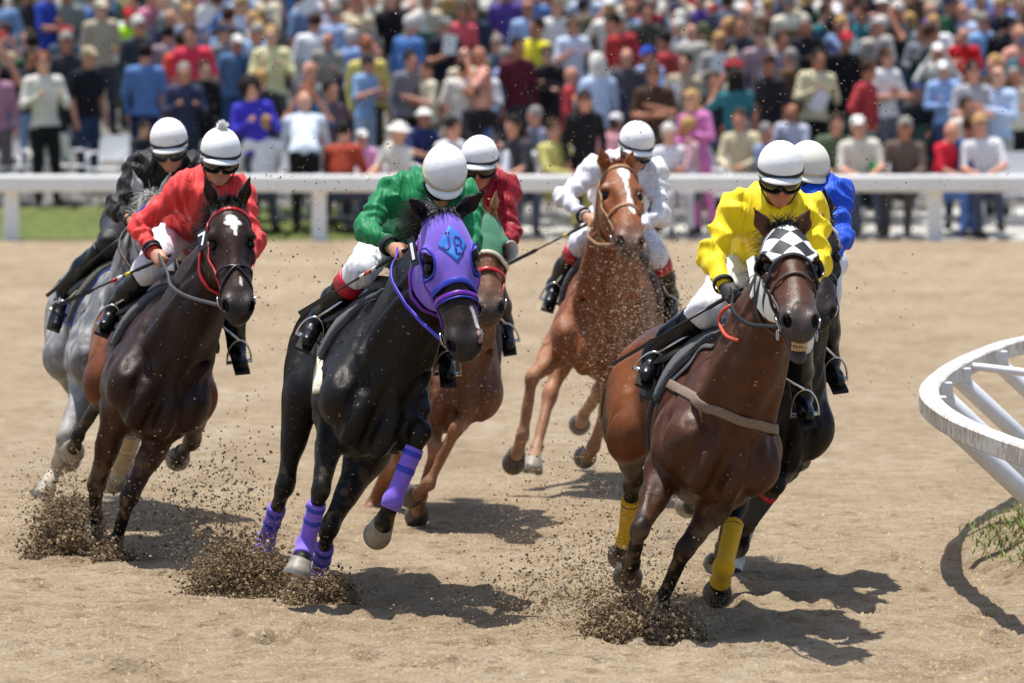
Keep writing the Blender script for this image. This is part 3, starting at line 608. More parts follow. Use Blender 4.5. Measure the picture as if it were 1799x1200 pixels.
def hood(H, name, mat_, f_lo=-.03, f_hi=.36, back=-.26, eye=.058, infl=.007, side=None):
    ps = [p for p in H.head_prims if p.op == 0]+H.neck_prims; hd = H.Hd; pl = H.poll; sc = H.sc
    eyes = [H.hp(.208, s*.10, -.052) for s in (-1, 1)]
    def ex(D, X, Y, Z):
        x, y, z = (X-pl[0])/sc, (Y-pl[1])/sc, (Z-pl[2])/sc
        f = x*hd[0, 0]+y*hd[0, 1]+z*hd[0, 2]; l = x*hd[1, 0]+y*hd[1, 1]+z*hd[1, 2]; n = x*hd[2, 0]+y*hd[2, 1]+z*hd[2, 2]
        E = D-infl
        E = np.maximum(E, (f_lo-f)*sc); E = np.maximum(E, (f-f_hi-.9*np.maximum(-.05-n, 0)*(0 if side is None else side))*sc); E = np.maximum(E, (back-n)*sc)
        for c in eyes:
            e = np.sqrt(((X-c[0])**2+(Y-c[1])**2+(Z-c[2])**2))-eye*sc; E = np.maximum(E, -e)
        for p in H.ear_prims:
            if p.op == 0: E = np.maximum(E, -(p.f(X, Y, Z)-.012))
        return E
    lo = np.min([p.lo for p in H.head_prims], 0)-.03; hi = np.max([p.hi for p in H.head_prims], 0)+.03
    P, Q = sdf_mesh(ps, .0055, extra=ex, smooth=2, box=(lo, hi)); me = mesh_np(name, P, Q)
    q = (P-pl)/sc; set_vec(me, 'face', np.stack([q@hd[0], q@hd[1], q@hd[2]], 1))
    H.hood_prims = ps
    return obj(name, me, mat_, H.root)
def bridle(H, mat_, brow=True, nose=.40, cheek=.052, ring=True, bmat=None, w=.02, nose2=None, rein=None, rein_to=None, browf=.075, off=.003, cheeks=True, rings_at=.5):
    """headstall laid on the head: browband, cheekpieces, noseband, bit rings"""
    hp = H.hp; ps = [p for p in H.head_prims if p.op == 0]+H.neck_prims; r = H.root
    b = empty('bridle', hp(.2, 0, 0)); b.parent = r; b.matrix_parent_inverse = r.matrix_basis.inverted()
    if brow: strap('browband', ps, [hp(browf+.05, -.115, -.10), hp(browf+.015, -.08, -.02), hp(browf, 0, .03), hp(browf+.015, .08, -.02), hp(browf+.05, .115, -.10)], w*1.15, .004, bmat or mat_, b, 30, off)
    if cheeks:
        for s in (-1, 1): strap('cheekpiece', ps, [hp(.03, s*.11, -.11), hp(.14, s*.14, -.10), hp(.26, s*.12, -.095), hp(.38, s*.1, -.09), hp(rings_at-.03, s*.09, -.095)], w, .004, mat_, b, 30, off)
        strap('throat_lash', ps, [hp(.05, -.12, -.12), hp(.15, -.13, -.22), hp(.24, -.06, -.32), hp(.26, 0, -.34), hp(.24, .06, -.32), hp(.15, .13, -.22), hp(.05, .12, -.12)], w*.8, .004, mat_, b, 36, off)
    if nose: strap('noseband', ps, [hp(nose, -.09, -.13), hp(nose-.005, -.085, -.06), hp(nose-.01, 0, .02), hp(nose-.005, .085, -.06), hp(nose, .09, -.13)], w, .004, nose2 or mat_, b, 30, off)
    if ring:
        for s in (-1, 1):
            c = hp(rings_at, s*.072, -.108); u = H.Hd[0]; v = nrm(H.Hd[2]*.8+H.Hd[1]*s*.4); mb = MB()
            mb.tube([c+.032*(u*math.cos(t)+v*math.sin(t)) for t in np.linspace(0, 2*math.pi, 20)], .0045, 6); mb.build('bit_ring', STEEL, b, True)
    H.bridle = b
    return b
def reins(H, matL, hands, n=20, sag=.06, w=.018, side=(-1, 1)):
    for s, hnd in zip(side, hands):
        a = H.hp(.50, s*.078, -.115); c = np.asarray(hnd, float); m = (a+c)/2+V(s*.04, 0, -sag); P = spline([a, m, c], n)
        ps = H.neck_prims+H.trunk_prims
        for _ in range(4): d = sdf_at(ps, P); g = sdf_grad(ps, P); P = P+g*np.maximum(.018-d, 0)[:, None]
        P[1:-1] = .25*P[:-2]+.5*P[1:-1]+.25*P[2:]
        ribbon('rein', P, [V(s*.9, -.4, .2)]*n, w, .004, matL, H.root)
def tack(H, cloth, pad=PAD_GREY, girth=None, a0=-.36, a1=.20, low=-.03, padw=.022, saddle=LEATHER_BLACK):
    """saddle cloth with foam pad, small racing saddle, girth"""
    tp, O, T = H.tp, H.O, H.T; ps = H.trunk_prims+H.neck_prims
    def shell(infl, a0, a1, low, h=.012):
        def ex(D, X, Y, Z):
            x, y, z = X-O[0], Y-O[1], Z-O[2]; a = x*T[0, 0]+y*T[0, 1]+z*T[0, 2]; l = x*T[1, 0]+y*T[1, 1]+z*T[1, 2]; u = x*T[2, 0]+y*T[2, 1]+z*T[2, 2]
            E = np.maximum(np.maximum(D-infl, a0-a-.25*(u-.1)), np.maximum(a-a1+.2*(.25-u), low-u+.0*l)); return np.maximum(E, -(D+.015))
        return sdf_mesh(ps, h, extra=ex, smooth=2, box=(np.min([tp(a0-.1, -.4, -.3), tp(a1+.1, .4, .5), tp(a0-.1, .4, -.3), tp(a1+.1, -.4, .5)], 0)-.1, np.max([tp(a0-.1, -.4, -.3), tp(a1+.1, .4, .5), tp(a0-.1, .4, -.3), tp(a1+.1, -.4, .5)], 0)+.1))
    P, Q = shell(.014, a0, a1, low); H.cloth = obj('saddle_cloth', mesh_np('saddle_cloth', P, Q), cloth, H.root)
    P, Q = shell(.014+padw, a1-.13, a1-.01, low+.02); obj('foam_pad', mesh_np('foam_pad', P, Q), pad, H.root)
    sd = [cone(tp(-.22, 0, .375), tp(.08, 0, .40), .075, .055, .05, 's', T[1], 1.25), ell(tp(-.26, 0, .40), T, (.06, .13, .05), .04, 's'), ell(tp(.12, 0, .42), T, (.04, .07, .045), .03, 's')]
    for s in (-1, 1): sd.append(ell(tp(-.05, s*.19, .25), np.array([T[0], nrm(T[1]*s+T[2]*.75), nrm(T[2]-T[1]*s*.75)]), (.14, .03, .15), .03, 's'))
    P, Q = sdf_mesh(sd, .012); obj('saddle', mesh_np('saddle', P, Q), saddle, H.root)
    if girth is not None:
        pts = [tp(-.02, math.sin(t)*.36, math.cos(t)*.42-.01) for t in np.linspace(.5, 2*math.pi-.5, 14)]
        strap('girth', ps, pts, .085, .006, girth, H.root, 60, .004)
def mane(H, mat_, n=260, length=.22, forelock=60, fl_len=.12, back=(0, .8, .25)):
    n *= 3; forelock *= 3
    hp, tp = H.hp, H.tp; r = []; d = []; p0 = tp(.30, 0, .30); p1 = hp(-.02, 0, -.10); ps = H.neck_prims+H.trunk_prims; m = (p0+p1)/2+H.T[2]*.16
    g = spline([p0, m, p1], n); g, N = project(ps+H.head_prims, g, -.004)
    for i in range(n):
        s = RNG.choice((-1, 1)); r.append(g[i]+H.T[1]*RNG.normal(0, .012)); cl = math.sin(i*.09)*.25+math.sin(i*.031)*.2; d.append(N[i]*.55+V(*back)*RNG.uniform(.6, 1.2)+H.T[1]*(cl+RNG.normal(-.45, .2)))
    hair('mane', r, d, length, mat_, H.root, .0036, 1.5, .13, 5)
    r = []; d = []
    for i in range(forelock): r.append(hp(RNG.uniform(-.03, .02), RNG.normal(0, .022), -.015)); d.append(H.Hd[0]*RNG.uniform(.1, 1.)+H.Hd[2]*.45+H.Hd[1]*RNG.normal(0, .35)+V(*back)*.3)
    hair('forelock', r, d, fl_len, mat_, H.root, .0032, .8, .12)
def tail(H, mat_, n=450, length=.5):
    tp = H.tp; r = [tp(-1.02, RNG.normal(0, .02), .20+RNG.normal(0, .02)) for _ in range(n)]; d = [-H.T[0]*RNG.uniform(.5, 1.1)+V(0, 0, RNG.uniform(-.3, .35))+H.T[1]*RNG.normal(0, .15) for _ in range(n)]
    hair('tail', r, d, length, mat_, H.root, .0035, 1.9, .07, 6)
def number_tag(H, txt, s=-1, plate='#15161b', ink='#f2f2f0', f=.19, l=.115, n=-.10, size=(.034, .075)):
    c = H.hp(f, s*l, n); u = H.Hd[0]; v = nrm(-H.Hd[2]*.8+H.Hd[1]*s*.75); w = nrm(np.cross(u, v)); 
    if w@V(0, -1, 0) < 0: w = -w
    R = np.array([v, u, w]); mb = MB(); mb.box(c, (size[0], size[1], .003), R); o = mb.build('number_plate', M('plate'+plate, plate, .5), H.root)
    if txt: glyph(o, txt, c+w*.0045, v*(1 if v[0] > 0 else -1), -u, w, size[1]*1.05, M('ink'+ink, ink, .5))
    return o
GL = {'7': [[(-.3, .5), (.3, .5), (-.05, -.5)]], '1': [[(0, .5), (0, -.5)]], 'J': [[(-.02, .5), (.28, .5)], [(.14, .5), (.14, -.3), (.0, -.48), (-.2, -.45), (-.3, -.25)]], 'B': [[(-.25, -.5), (-.25, .5), (.1, .48), (.24, .27), (.1, .04), (-.22, .02)], [(.1, .04), (.28, -.22), (.12, -.48), (-.25, -.5)]], '4': [[(.12, -.5), (.12, .5), (-.3, -.18), (.32, -.18)]], '2': [[(-.28, .3), (-.1, .5), (.2, .42), (.25, .15), (-.3, -.5), (.3, -.5)]]}
def glyph(parent, ch, c, ex, ey, ez, size, m, name='numeral', w=.2):
    mb = MB()
    for st in GL[ch]:
        P = [c+ex*x*size+ey*y*size for x, y in st]
        for a, b in zip(P[:-1], P[1:]):
            t = nrm(b-a); s = np.cross(ez, t); h = w*size/2; a2, b2 = a-t*h*.6, b+t*h*.6
            mb.add([a2+s*h, a2-s*h, b2-s*h, b2+s*h, a2+s*h+ez*.0015, a2-s*h+ez*.0015, b2-s*h+ez*.0015, b2+s*h+ez*.0015], [(0, 1, 2, 3), (4, 7, 6, 5), (0, 4, 5, 1), (1, 5, 6, 2), (2, 6, 7, 3), (3, 7, 4, 0)])
    return mb.build(name, m, parent)
# ------------------------------------------------------------------ the field of seven
BAYC = dict(base='#35211a', trunk='#301e17', neck='#2a1b16', head='#34221a', arm='#3f2619', thigh='#74401f', gaskin='#3b2318', knee='#191513', cannon='#17130f', fetlock='#17130f', pastern='#17130f', ear='#33221a', muzzle='#3a3331')
BLACKC = dict(base='#1b1714', trunk='#1c1816', neck='#191513', head='#2a1d15', arm='#1b1613', thigh='#16120f', gaskin='#15110f', knee='#131110', cannon='#121010', fetlock='#121010', pastern='#121010', ear='#17130f', muzzle='#332e2c')
LEADC = dict(base='#50301e', trunk='#4a2b1b', neck='#4f2f1e', head='#543322', arm='#45291a', thigh='#7a4522', gaskin='#371f16', knee='#1a1513', cannon='#181412', fetlock='#181412', pastern='#181412', ear='#4d2f20', muzzle='#453d3a')
CHESC = dict(base='#8a4d29', trunk='#864b28', neck='#854a27', head='#8c4e27', arm='#946444', thigh='#7f4826', gaskin='#96633f', knee='#a37253', cannon='#9a6c50', fetlock='#9d7256', pastern='#a07860', ear='#95572e', muzzle='#6a5247')
MAROC = dict(base='#6b4129', trunk='#68402a', neck='#6a422a', head='#6e452b', arm='#8a5b3e', thigh='#5f3b27', gaskin='#7a4f35', knee='#9a6444', cannon='#8a583b', fetlock='#8f5d3e', pastern='#7a5541', ear='#a97f58', muzzle='#4c3b33')
BLUEC = dict(BLACKC, base='#211a17', head='#2a2320', trunk='#221b17', knee='#151312', cannon='#171414', fetlock='#171414')
GREYC = dict(base='#646567', trunk='#616264', neck='#5c5d5f', head='#8f8f90', arm='#8b8a88', thigh='#7c7c7e', gaskin='#77777a', knee='#8f8a82', cannon='#b5aa98', fetlock='#c0b49e', pastern='#bdb09a', ear='#8d8b89', muzzle='#5a5654')

bay = horse('racehorse', 'dark bay racehorse with white star and red bridle, leftmost of the front runners', dict(
    trunk=(290, 642, 28.4, 8, 0, 21), poll=(402, 354, -.55), muzzle=(421, 541), head_len=.645, lat=(1, .12, -.04), earR=(359, 308), earL=(441, 306), colors=BAYC,
    marks=[('ell', .118, .0, .022, .030, '#f4f2ee'), ('ell', .138, .004, .018, .050, '#f4f2ee'), ('ell', .155, .008, .03, .018, '#f4f2ee'), ('line', .16, .01, .205, .012, .007, '#f0eeea'), ('line', .43, .018, .47, .018, .006, '#d8d2cc')],
    fr=dict(elbow=(208, 718, 0), knee=(170, 850, 1), fet=(166, 908, 1), toe=(158, 938, -1), flat=1), fl=dict(elbow=(296, 742, 0), knee=(228, 872, -1), fet=(205, 948, 1), toe=(194, 971, -1), flat=1, hoof=HOOF_PALE),
    hr=dict(hock=(178, 700, 1), fet=(137, 766, 1), toe=(130, 786, 1), hoof=HOOF_PALE), hl=dict(stifle=(345, 705, 0), hock=(338, 775, 1), fet=(320, 795, 1), toe=(314, 806, 1), hoof=HOOF_PALE)))
black = horse('racehorse', 'black racehorse in purple hood and purple leg wraps, centre left', dict(
    trunk=(668, 664, 26.3, 9, 0, 21), poll=(780, 374, -.55), muzzle=(823, 612), head_len=.685, lat=(1, .16, -.02), earR=(713, 343), earL=(854, 333), colors=BLACKC, crest=.05,
    marks=[('line', .42, .045, .50, .06, .010, '#cfc6c2'), ('ell', .535, .062, .02, .014, '#c9a79c')],
    fr=dict(elbow=(588, 715, 0), knee=(563, 862, -1), fet=(538, 956, 1), toe=(530, 984, -1), hoof=HOOF_PALE), fl=dict(elbow=(690, 752, 0), knee=(740, 760, -1), fet=(690, 880, 1), toe=(674, 918, 1), hoof=HOOF_PALE),
    hr=dict(hock=(500, 855, 1), fet=(467, 950, 1), toe=(456, 985, -1)), hl=dict(stifle=(650, 790, 0), hock=(578, 928, -1), fet=(560, 1012, 1), toe=(556, 1040, -1), flat=1)))
lead = horse('racehorse', 'brown racehorse in black and white checked hood, teeth bared, frontmost at the right', dict(
    trunk=(1272, 740, 25.0, 10, 0, 21), poll=(1380, 396, -.55), muzzle=(1412, 562), head_len=.66, lat=(1, .06, -.06), earR=(1323, 363), earL=(1425, 364), colors=LEADC, jaw=.045,
    fr=dict(elbow=(1170, 822, 0), knee=(1124, 932, -1), fet=(1109, 990, 1), toe=(1104, 1008, 1)), fl=dict(elbow=(1288, 850, 0), knee=(1203, 966, -1), fet=(1161, 1060, 1), toe=(1154, 1090, -1), flat=1),
    hr=dict(hock=(1112, 845, 1), fet=(1100, 946, 1), toe=(1094, 968, 1)), hl=dict(stifle=(1330, 800, 0), hock=(1298, 885, -1), fet=(1271, 998, -1), toe=(1264, 1028, 1))))
ches = horse('racehorse', 'chestnut racehorse with white blaze and tan bridle, behind the flying dirt', dict(
    trunk=(1068, 552, 32.4, -3, 0, 7), w=1.16, poll=(1088, 284, -.5), muzzle=(1112, 425), head_len=.665, lat=(1, .2, -.03), earR=(1054, 260), earL=(1113, 262), colors=CHESC, h=.018, hf=.0105, coat=COAT_DUSTY,
    marks=[('ell', .11, .01, .045, .034, '#f4f0ea'), ('line', .12, .005, .36, .02, .012, '#efe9e2'), ('ell', .34, .022, .06, .022, '#efe9e2')],
    fr=dict(elbow=(982, 612, 0), knee=(935, 664, -1), fet=(918, 765, 1), toe=(908, 796, 1)), fl=dict(elbow=(1085, 672, 0), knee=(1066, 718, -1), fet=(1042, 786, 1), toe=(1033, 800, 1)),
    hr=dict(hock=(966, 694, -1), fet=(943, 786, -1), toe=(938, 806, -1), hoof=HOOF_PALE), hl=dict(hock=(1052, 690, 1), fet=(1026, 728, 1), toe=(1021, 742, 1))))
mar = horse('racehorse', 'brown racehorse in green hood with one white eye cup, half hidden behind the black horse', dict(
    trunk=(800, 636, 30.3, 4, 0, 10), poll=(848, 372, -.5), muzzle=(862, 545), head_len=.66, lat=(1, .05, -.03), earR=(815, 345), earL=(872, 332), colors=MAROC, h=.018, hf=.0105, coat=COAT_DUSTY,
    fr=dict(elbow=(748, 700, 0), knee=(765, 790, -1), fet=(740, 872, 1), toe=(735, 896, 1)), fl=dict(elbow=(822, 705, 0), knee=(801, 752, -1), fet=(753, 850, 1), toe=(734, 866, 1)),
    hr=dict(hock=(690, 800, 1), fet=(655, 885, 1), toe=(642, 905, -1)), hl=dict(hock=(702, 800, 1), fet=(686, 845, 1), toe=(680, 860, 1))))
blu = horse('racehorse', 'dark racehorse with white hind sock, hidden behind the checked-hood horse', dict(
    trunk=(1372, 690, 26.9, 8, 0, 12), w=.9, poll=(1438, 378, -.45), muzzle=(1444, 552), lat=(1, .1, -.05), earR=(1395, 345), earL=(1447, 328), colors=BLUEC, h=.018, hf=.0105,
    fr=dict(elbow=(1295, 800, 0), knee=(1250, 862, -1), fet=(1228, 882, 1), toe=(1216, 890, 1), hoof=HOOF_PALE), fl=dict(elbow=(1400, 790, 0), knee=(1362, 852, -1), fet=(1312, 922, 1), toe=(1300, 946, 1)),
    hr=dict(hock=(1285, 880, 1), fet=(1268, 965, 1), toe=(1262, 985, 1)), hl=dict(hock=(1325, 890, -1), fet=(1293, 985, 1), toe=(1289, 1010, -1), flat=1)))
gry = horse('racehorse', 'dappled grey racehorse running at the far left, behind the bay', dict(
    trunk=(212, 590, 30.5, 10, 0, 14), poll=(268, 345, -.45), muzzle=(290, 515), lat=(1, .1, -.05), earR=(233, 293), earL=(300, 300), colors=GREYC, h=.018, hf=.0105, coat=COAT_DUSTY, dapple='#c2c2c2',
    fr=dict(elbow=(152, 682, 0), knee=(113, 768, -1), fet=(97, 826, 1), toe=(84, 850, -1), hoof=HOOF_PALE), fl=dict(elbow=(250, 680, 0), knee=(232, 752, -1), fet=(213, 818, 1), toe=(205, 838, 1), hoof=HOOF_PALE),
    hr=dict(hock=(150, 715, 1), fet=(128, 780, 1), toe=(124, 800, 1)), hl=dict(hock=(240, 760, 1), fet=(225, 820, 1), toe=(220, 840, -1))))
# ------------------------------------------------------------------ jockeys
SKIN = mat('skin', '#b98468', .5, sub=.0, noise=.12, nscale=30); SKIN_RED = mat('skin_ruddy', '#b3705a', .5, noise=.12, nscale=30); SKIN_TAN = mat('skin_tan', '#8d5f47', .5, noise=.12, nscale=30)
HELMET_W = mat('helmet_white', '#f6f6f4', .45, noise=.06, nscale=14, bump=.25, bscale=16, bdist=.012); HELMET_CREAM = mat('helmet_cream', '#e6e1d2', .4, noise=.05, nscale=12); HELMET_DIRTY = None; BAND_BLACK = mat('band_black', '#16161a', .6); BAND_CREAM = mat('band_cream', '#cdb892', .6)
LENS = mat('goggle_lens', '#0b0b0d', .08, coat=.6); LENS_CLEAR = mat('goggle_lens_smoke', '#3a3d3f', .1, coat=.8); FRAME = mat('goggle_frame', '#17171a', .4)
BOOT = mat('boot_black', '#0b0c10', .32, .3, coat=.08, bump=.35, bscale=22, bdist=.008); SOLE = mat('boot_sole', '#1a1917', .7); GLOVE = mat('glove_black', '#17181b', .6, bump=.3, bscale=120)
WHITE_CLOTH = None
def cloth_mat(name, col, rough=.42, dirt=0., wr=.55):
    """thin cloth: matte, with sharp crease lines at two sizes, optional splashes of dirt"""
    m = mat(name, col, rough+.16, .22, sheen=.08); nt = m.node_tree; b = nt.nodes['Principled BSDF']; tc = nt.nodes['Texture Coordinate']; prev = None
    for sc_, st, dist, rot in ((4., wr*.9, .035, (.3, .5, .2)), (10., wr*.6, .014, (.9, -.4, .5)), (60., wr*.25, .002, (0, 0, 0))):
        mp = nt.nodes.new('ShaderNodeMapping'); mp.inputs['Scale'].default_value = (2.4, .7, .6); mp.inputs['Rotation'].default_value = rot; nt.links.new(tc.outputs['Object'], mp.inputs['Vector'])
        n1 = nt.nodes.new('ShaderNodeTexNoise'); n1.inputs['Scale'].default_value = sc_; n1.inputs['Detail'].default_value = 2; n1.inputs['Distortion'].default_value = .5; nt.links.new(mp.outputs[0], n1.inputs['Vector'])
        sb = nt.nodes.new('ShaderNodeMath'); sb.operation = 'SUBTRACT'; sb.inputs[1].default_value = .5; nt.links.new(n1.outputs[0], sb.inputs[0]); ab = nt.nodes.new('ShaderNodeMath'); ab.operation = 'ABSOLUTE'; nt.links.new(sb.outputs[0], ab.inputs[0])
        bp = nt.nodes.new('ShaderNodeBump'); bp.inputs['Strength'].default_value = st; bp.inputs['Distance'].default_value = dist*4; nt.links.new(ab.outputs[0], bp.inputs['Height'])
        if prev: nt.links.new(prev.outputs[0], bp.inputs['Normal'])
        prev = bp
    nt.links.new(prev.outputs[0], b.inputs['Normal'])
    if dirt:
        n2 = nt.nodes.new('ShaderNodeTexNoise'); n2.inputs['Scale'].default_value = 38; n2.inputs['Detail'].default_value = 4; nt.links.new(tc.outputs['Object'], n2.inputs['Vector'])
        mr = nt.nodes.new('ShaderNodeMapRange'); mr.inputs[1].default_value = .60-.05*dirt; mr.inputs[2].default_value = .75; mr.inputs[4].default_value = min(1, dirt); nt.links.new(n2.outputs[0], mr.inputs[0])
        mx = nt.nodes.new('ShaderNodeMix'); mx.data_type = 'RGBA'; nt.links.new(mr.outputs[0], mx.inputs[0]); mx.inputs[6].default_value = (*srgb(col), 1); mx.inputs[7].default_value = (*srgb('#8c7355'), 1); nt.links.new(mx.outputs[2], b.inputs['Base Color'])
    return m
HELMET_DIRTY = cloth_mat('helmet_dirt_specked', '#f2f0ec', .35, .5, .0)
BREECHES = cloth_mat('breeches_white', '#dcdce2', .6, .12, .45)
_wr = np.random.default_rng(11); _WK = [(_wr.normal(0, 1, 3), _wr.uniform(0, 6.3), _wr.normal(0, 9, 3)) for _ in range(7)]
def creases(X, Y, Z, amp=.01, sc=20.):
    a = 0
    for k, ph, m in _WK[:4]: a = a+np.sqrt(np.sin((X*k[0]+Y*k[1]+Z*k[2])*sc*.5+ph+1.1*np.sin(X*m[0]+Y*m[1]+Z*m[2]))**2+.05)
    return (a-2.4)*(amp*.5)
def wrinkle(X, Y, Z, amp=.006, sc=26.):
    a = 0
    for k, ph, m in _WK:
        a = a+np.sin((X*k[0]+Y*k[1]+Z*k[2])*sc+ph+1.6*np.sin(X*m[0]+Y*m[1]+Z*m[2]))
    return a*(amp/3.2)
def hand(prims, wr, d, n, side, R=1.):
    """closed fist: palm, four fingers of unequal length curled round the rein, thumb from the side of the palm"""
    d = nrm(d); n = nrm(n-d*(n@d)); s = np.cross(d, n)*side; R *= .95
    prims.append(cone(wr-d*.03, wr+d*.015, .027, .029, .02, 'hand', n, .8)); pc = wr+d*.05*R
    prims.append(ell(pc, np.array([d, s, n]), V(.046, .042, .022)*R, .015, 'hand'))
    for i, ln in enumerate((.040, .046, .043, .034)):
        k = pc+s*(.03-.02*i)*R+d*.036*R+n*.006; m = k+(d*.5*ln-n*ln*.55)*R; e = m+(-d*.75*ln-n*.25*ln)*R
        prims += [cone(k, m, .0105*R, .0098*R, .006, 'hand'), cone(m, e, .0098*R, .0085*R, .005, 'hand')]
    t0 = wr+d*.022*R+s*.034*R; t1 = t0+(d*.03+s*.012-n*.016)*R; t2 = t1+(d*.022-s*.018-n*.016)*R
    prims += [cone(t0, t1, .014*R, .0115*R, .01, 'hand'), cone(t1, t2, .0115*R, .009*R, .006, 'hand')]
def jockey(H, label, J):
    D0 = H.S['trunk'][2]; px = lambda p, o: at(p[0], p[1], D0+(p[2] if len(p) > 2 else o))
    C = px(J['head'], .15); sc = J.get('sc', 1.)
    yw, pt, rl = [math.radians(a) for a in J.get('look', (5, 22, 0))]
    F = V(math.sin(yw)*math.cos(pt), -math.cos(yw)*math.cos(pt), -math.sin(pt)); rt = V(math.cos(yw), math.sin(yw), 0); U = np.cross(rt, -F); U = U if U[2] > 0 else -U
    rt = rt*math.cos(rl)-U*math.sin(rl); U = np.cross(rt, F); U = U if U[2] > 0 else -U
    hq = lambda r, f, u: C+sc*(r*rt+f*F+u*U); A = np.array([rt, F, U])
    sL, sR = px(J['shL'], .30), px(J['shR'], .28); pv = px(J['pelvis'], .95)
    eL = solve(sL, *J['elL'][:2], .29, J['elL'][2]); wL = solve(eL, *J['wrL'][:2], .25, J['wrL'][2]); eR = solve(sR, *J['elR'][:2], .29, J['elR'][2]); wR = solve(eR, *J['wrR'][:2], .25, J['wrR'][2])
    hips = [pv+H.T[1]*-.075, pv+H.T[1]*.075]; kn = [px(J['knL'], .30), px(J['knR'], .30)]; an = [px(J['anL'], .52), px(J['anR'], .52)]; to = [px(J['toeL'], .38), px(J['toeR'], .38)]
    tps = H.trunk_prims
    for L_, g_ in ((kn, .085), (an, .075), (to, .07)):
        for s in (0, 1):
            for _ in range(4): d_ = sdf_at(tps, L_[s])[0]; L_[s] = L_[s]+sdf_grad(tps, L_[s])[0]*max(0, g_-d_)*.8
    ch = (sL+sR)/2+V(0, .04, -.03); neck0 = (sL+sR)/2+V(0, 0, .03); across = nrm(sR-sL); md = (ch+pv)/2+V(0, 0, .07)
    root = empty('jockey', (pv[0], pv[1], pv[2]-.12)); tag(root, label, 'person', 'jockeys'); K = Horse(); K.root = root; K.wL, K.wR = wL, wR
    # the body, one continuous skin
    def limbs(e):
        o = [cone(pv, md, .135+e, .135+e, .08, 'torso', across, 1.1), cone(md, ch, .135+e, .145+e, .08, 'torso', across, 1.15)]
        o += [cone(ch, sL, .11+e, .066+e, .08, 'torso'), cone(ch, sR, .11+e, .066+e, .08, 'torso')]
        arms = [cone(sL, eL, .056+e, .046+e, .06, 'arm'), cone(eL, wL, .046+e, .030+e*.5, .04, 'arm'), cone(sR, eR, .056+e, .046+e, .06, 'arm'), cone(eR, wR, .046+e, .030+e*.5, .04, 'arm')]
        return o, arms
    b, ar = limbs(-.014); P = b+ar
    P += [cone(neck0, hq(0, -.035, -.10), .058, .055, .04, 'neck'), ell(hq(0, -.005, .0), A, sc*V(.074, .096, .10), .03, 'head'), ell(hq(0, .03, -.085), A, sc*V(.056, .062, .062), .03, 'head'), ell(hq(0, .075, -.122), A, sc*V(.028, .022, .02), .02, 'head')]
    P += [cone(hq(0, .094, -.032), hq(0, .112, -.066), sc*.011, sc*.014, .012, 'head'), ell(hq(0, .082, -.012), A, sc*V(.05, .018, .014), .015, 'head'), ell(hq(0, .088, -.092), A, sc*V(.025, .012, .0075), .008, 'head'), ell(hq(0, .085, -.106), A, sc*V(.021, .012, .0075), .007, 'head')]
    for s in (-1, 1): P += [ell(hq(s*.042, .066, -.052), A, sc*V(.022, .022, .02), .02, 'head'), ell(hq(s*.076, -.012, -.05), A, sc*V(.011, .022, .032), .01, 'head')]
    for s in (0, 1): P += [cone(hips[s], kn[s], .08, .05, .05, 'leg'), cone(kn[s], kn[s]*.2+an[s]*.8, .05, .026, .04, 'leg')]
    gl = J.get('glove'); hs = []
    hand(hs if gl else P, wL, nrm(wL-eL)*.6+V(.25, -.5, -.1), J.get('hnL', V(-.55, -.5, .6)), -1); hand(hs if gl else P, wR, nrm(wR-eR)*.6+V(-.25, -.5, -.1), V(.55, -.5, .6), 1)
    cutp = [cone(hq(-.024, .104, -.0985), hq(.024, .104, -.0985), .0035, .0035, .004, 'mouth', None, 1, 1)]
    Pm, Q = sdf_mesh(P+cutp, .0115); me = mesh_np('body', Pm, Q); obj('body', me, J.get('skin', SKIN), root)
    if gl:
        for hh_ in (hs[:len(hs)//2], hs[len(hs)//2:]): Pm, Q = sdf_mesh(hh_, .006); obj('glove', mesh_np('glove', Pm, Q), GLOVE, root)
    # jacket
    b, ar = limbs(J.get('loose', .009)); jm = J['silk']; low = pv+V(0, 0, -.05)
    col = [cone(neck0-V(0, 0, .02), neck0*.6+hq(0, -.035, -.10)*.4, .075, .064, .03, 'collar')]
    ends = [(wL, nrm(wL-eL)), (wR, nrm(wR-eR))]
    def ex(D, X, Y, Z):
        D = D.copy(); I, J_, K_ = np.nonzero(np.abs(D) < .06); x, y, z = X.ravel()[I], Y.ravel()[J_], Z.ravel()[K_]; Pn = np.stack([x, y, z], 1); lowf = wrinkle(x, y, z, 1., 9); dd = D[I, J_, K_]
        tot = wrinkle(x, y*.6, z*.5, .004, 13)+creases(x, y*.6, z*.45, .012, 60); wsum = np.zeros(len(x))
        for a_, b_, nf, am in ((sL, eL, 64, .024), (eL, wL, 76, .020), (sR, eR, 64, .024), (eR, wR, 76, .020)):    # spiral folds down the sleeves
            ax_ = nrm(b_-a_); L_ = np.linalg.norm(b_-a_); q = Pn-a_; t = q@ax_; o = q-t[:, None]*ax_; r = np.linalg.norm(o, axis=1); u_ = nrm(np.cross(ax_, V(.2, .9, .4))); v_ = np.cross(ax_, u_); th = np.arctan2(o@v_, o@u_)
            w_ = np.clip((.11-r)/.03, 0, 1)*np.clip((t+.03)/.05, 0, 1)*np.clip((L_+.03-t)/.05, 0, 1); f_ = np.sqrt(np.sin(.5*(nf*t+th+2.2*lowf))**2+.02)-.6; g_ = np.sqrt(np.sin(.5*(nf*.55*t-2*th-1.6*lowf)+1)**2+.02)-.6
            tot += w_*(am*f_+am*.7*g_)*(.65+.5*np.sin(3*lowf+t*9)); wsum = np.maximum(wsum, w_)
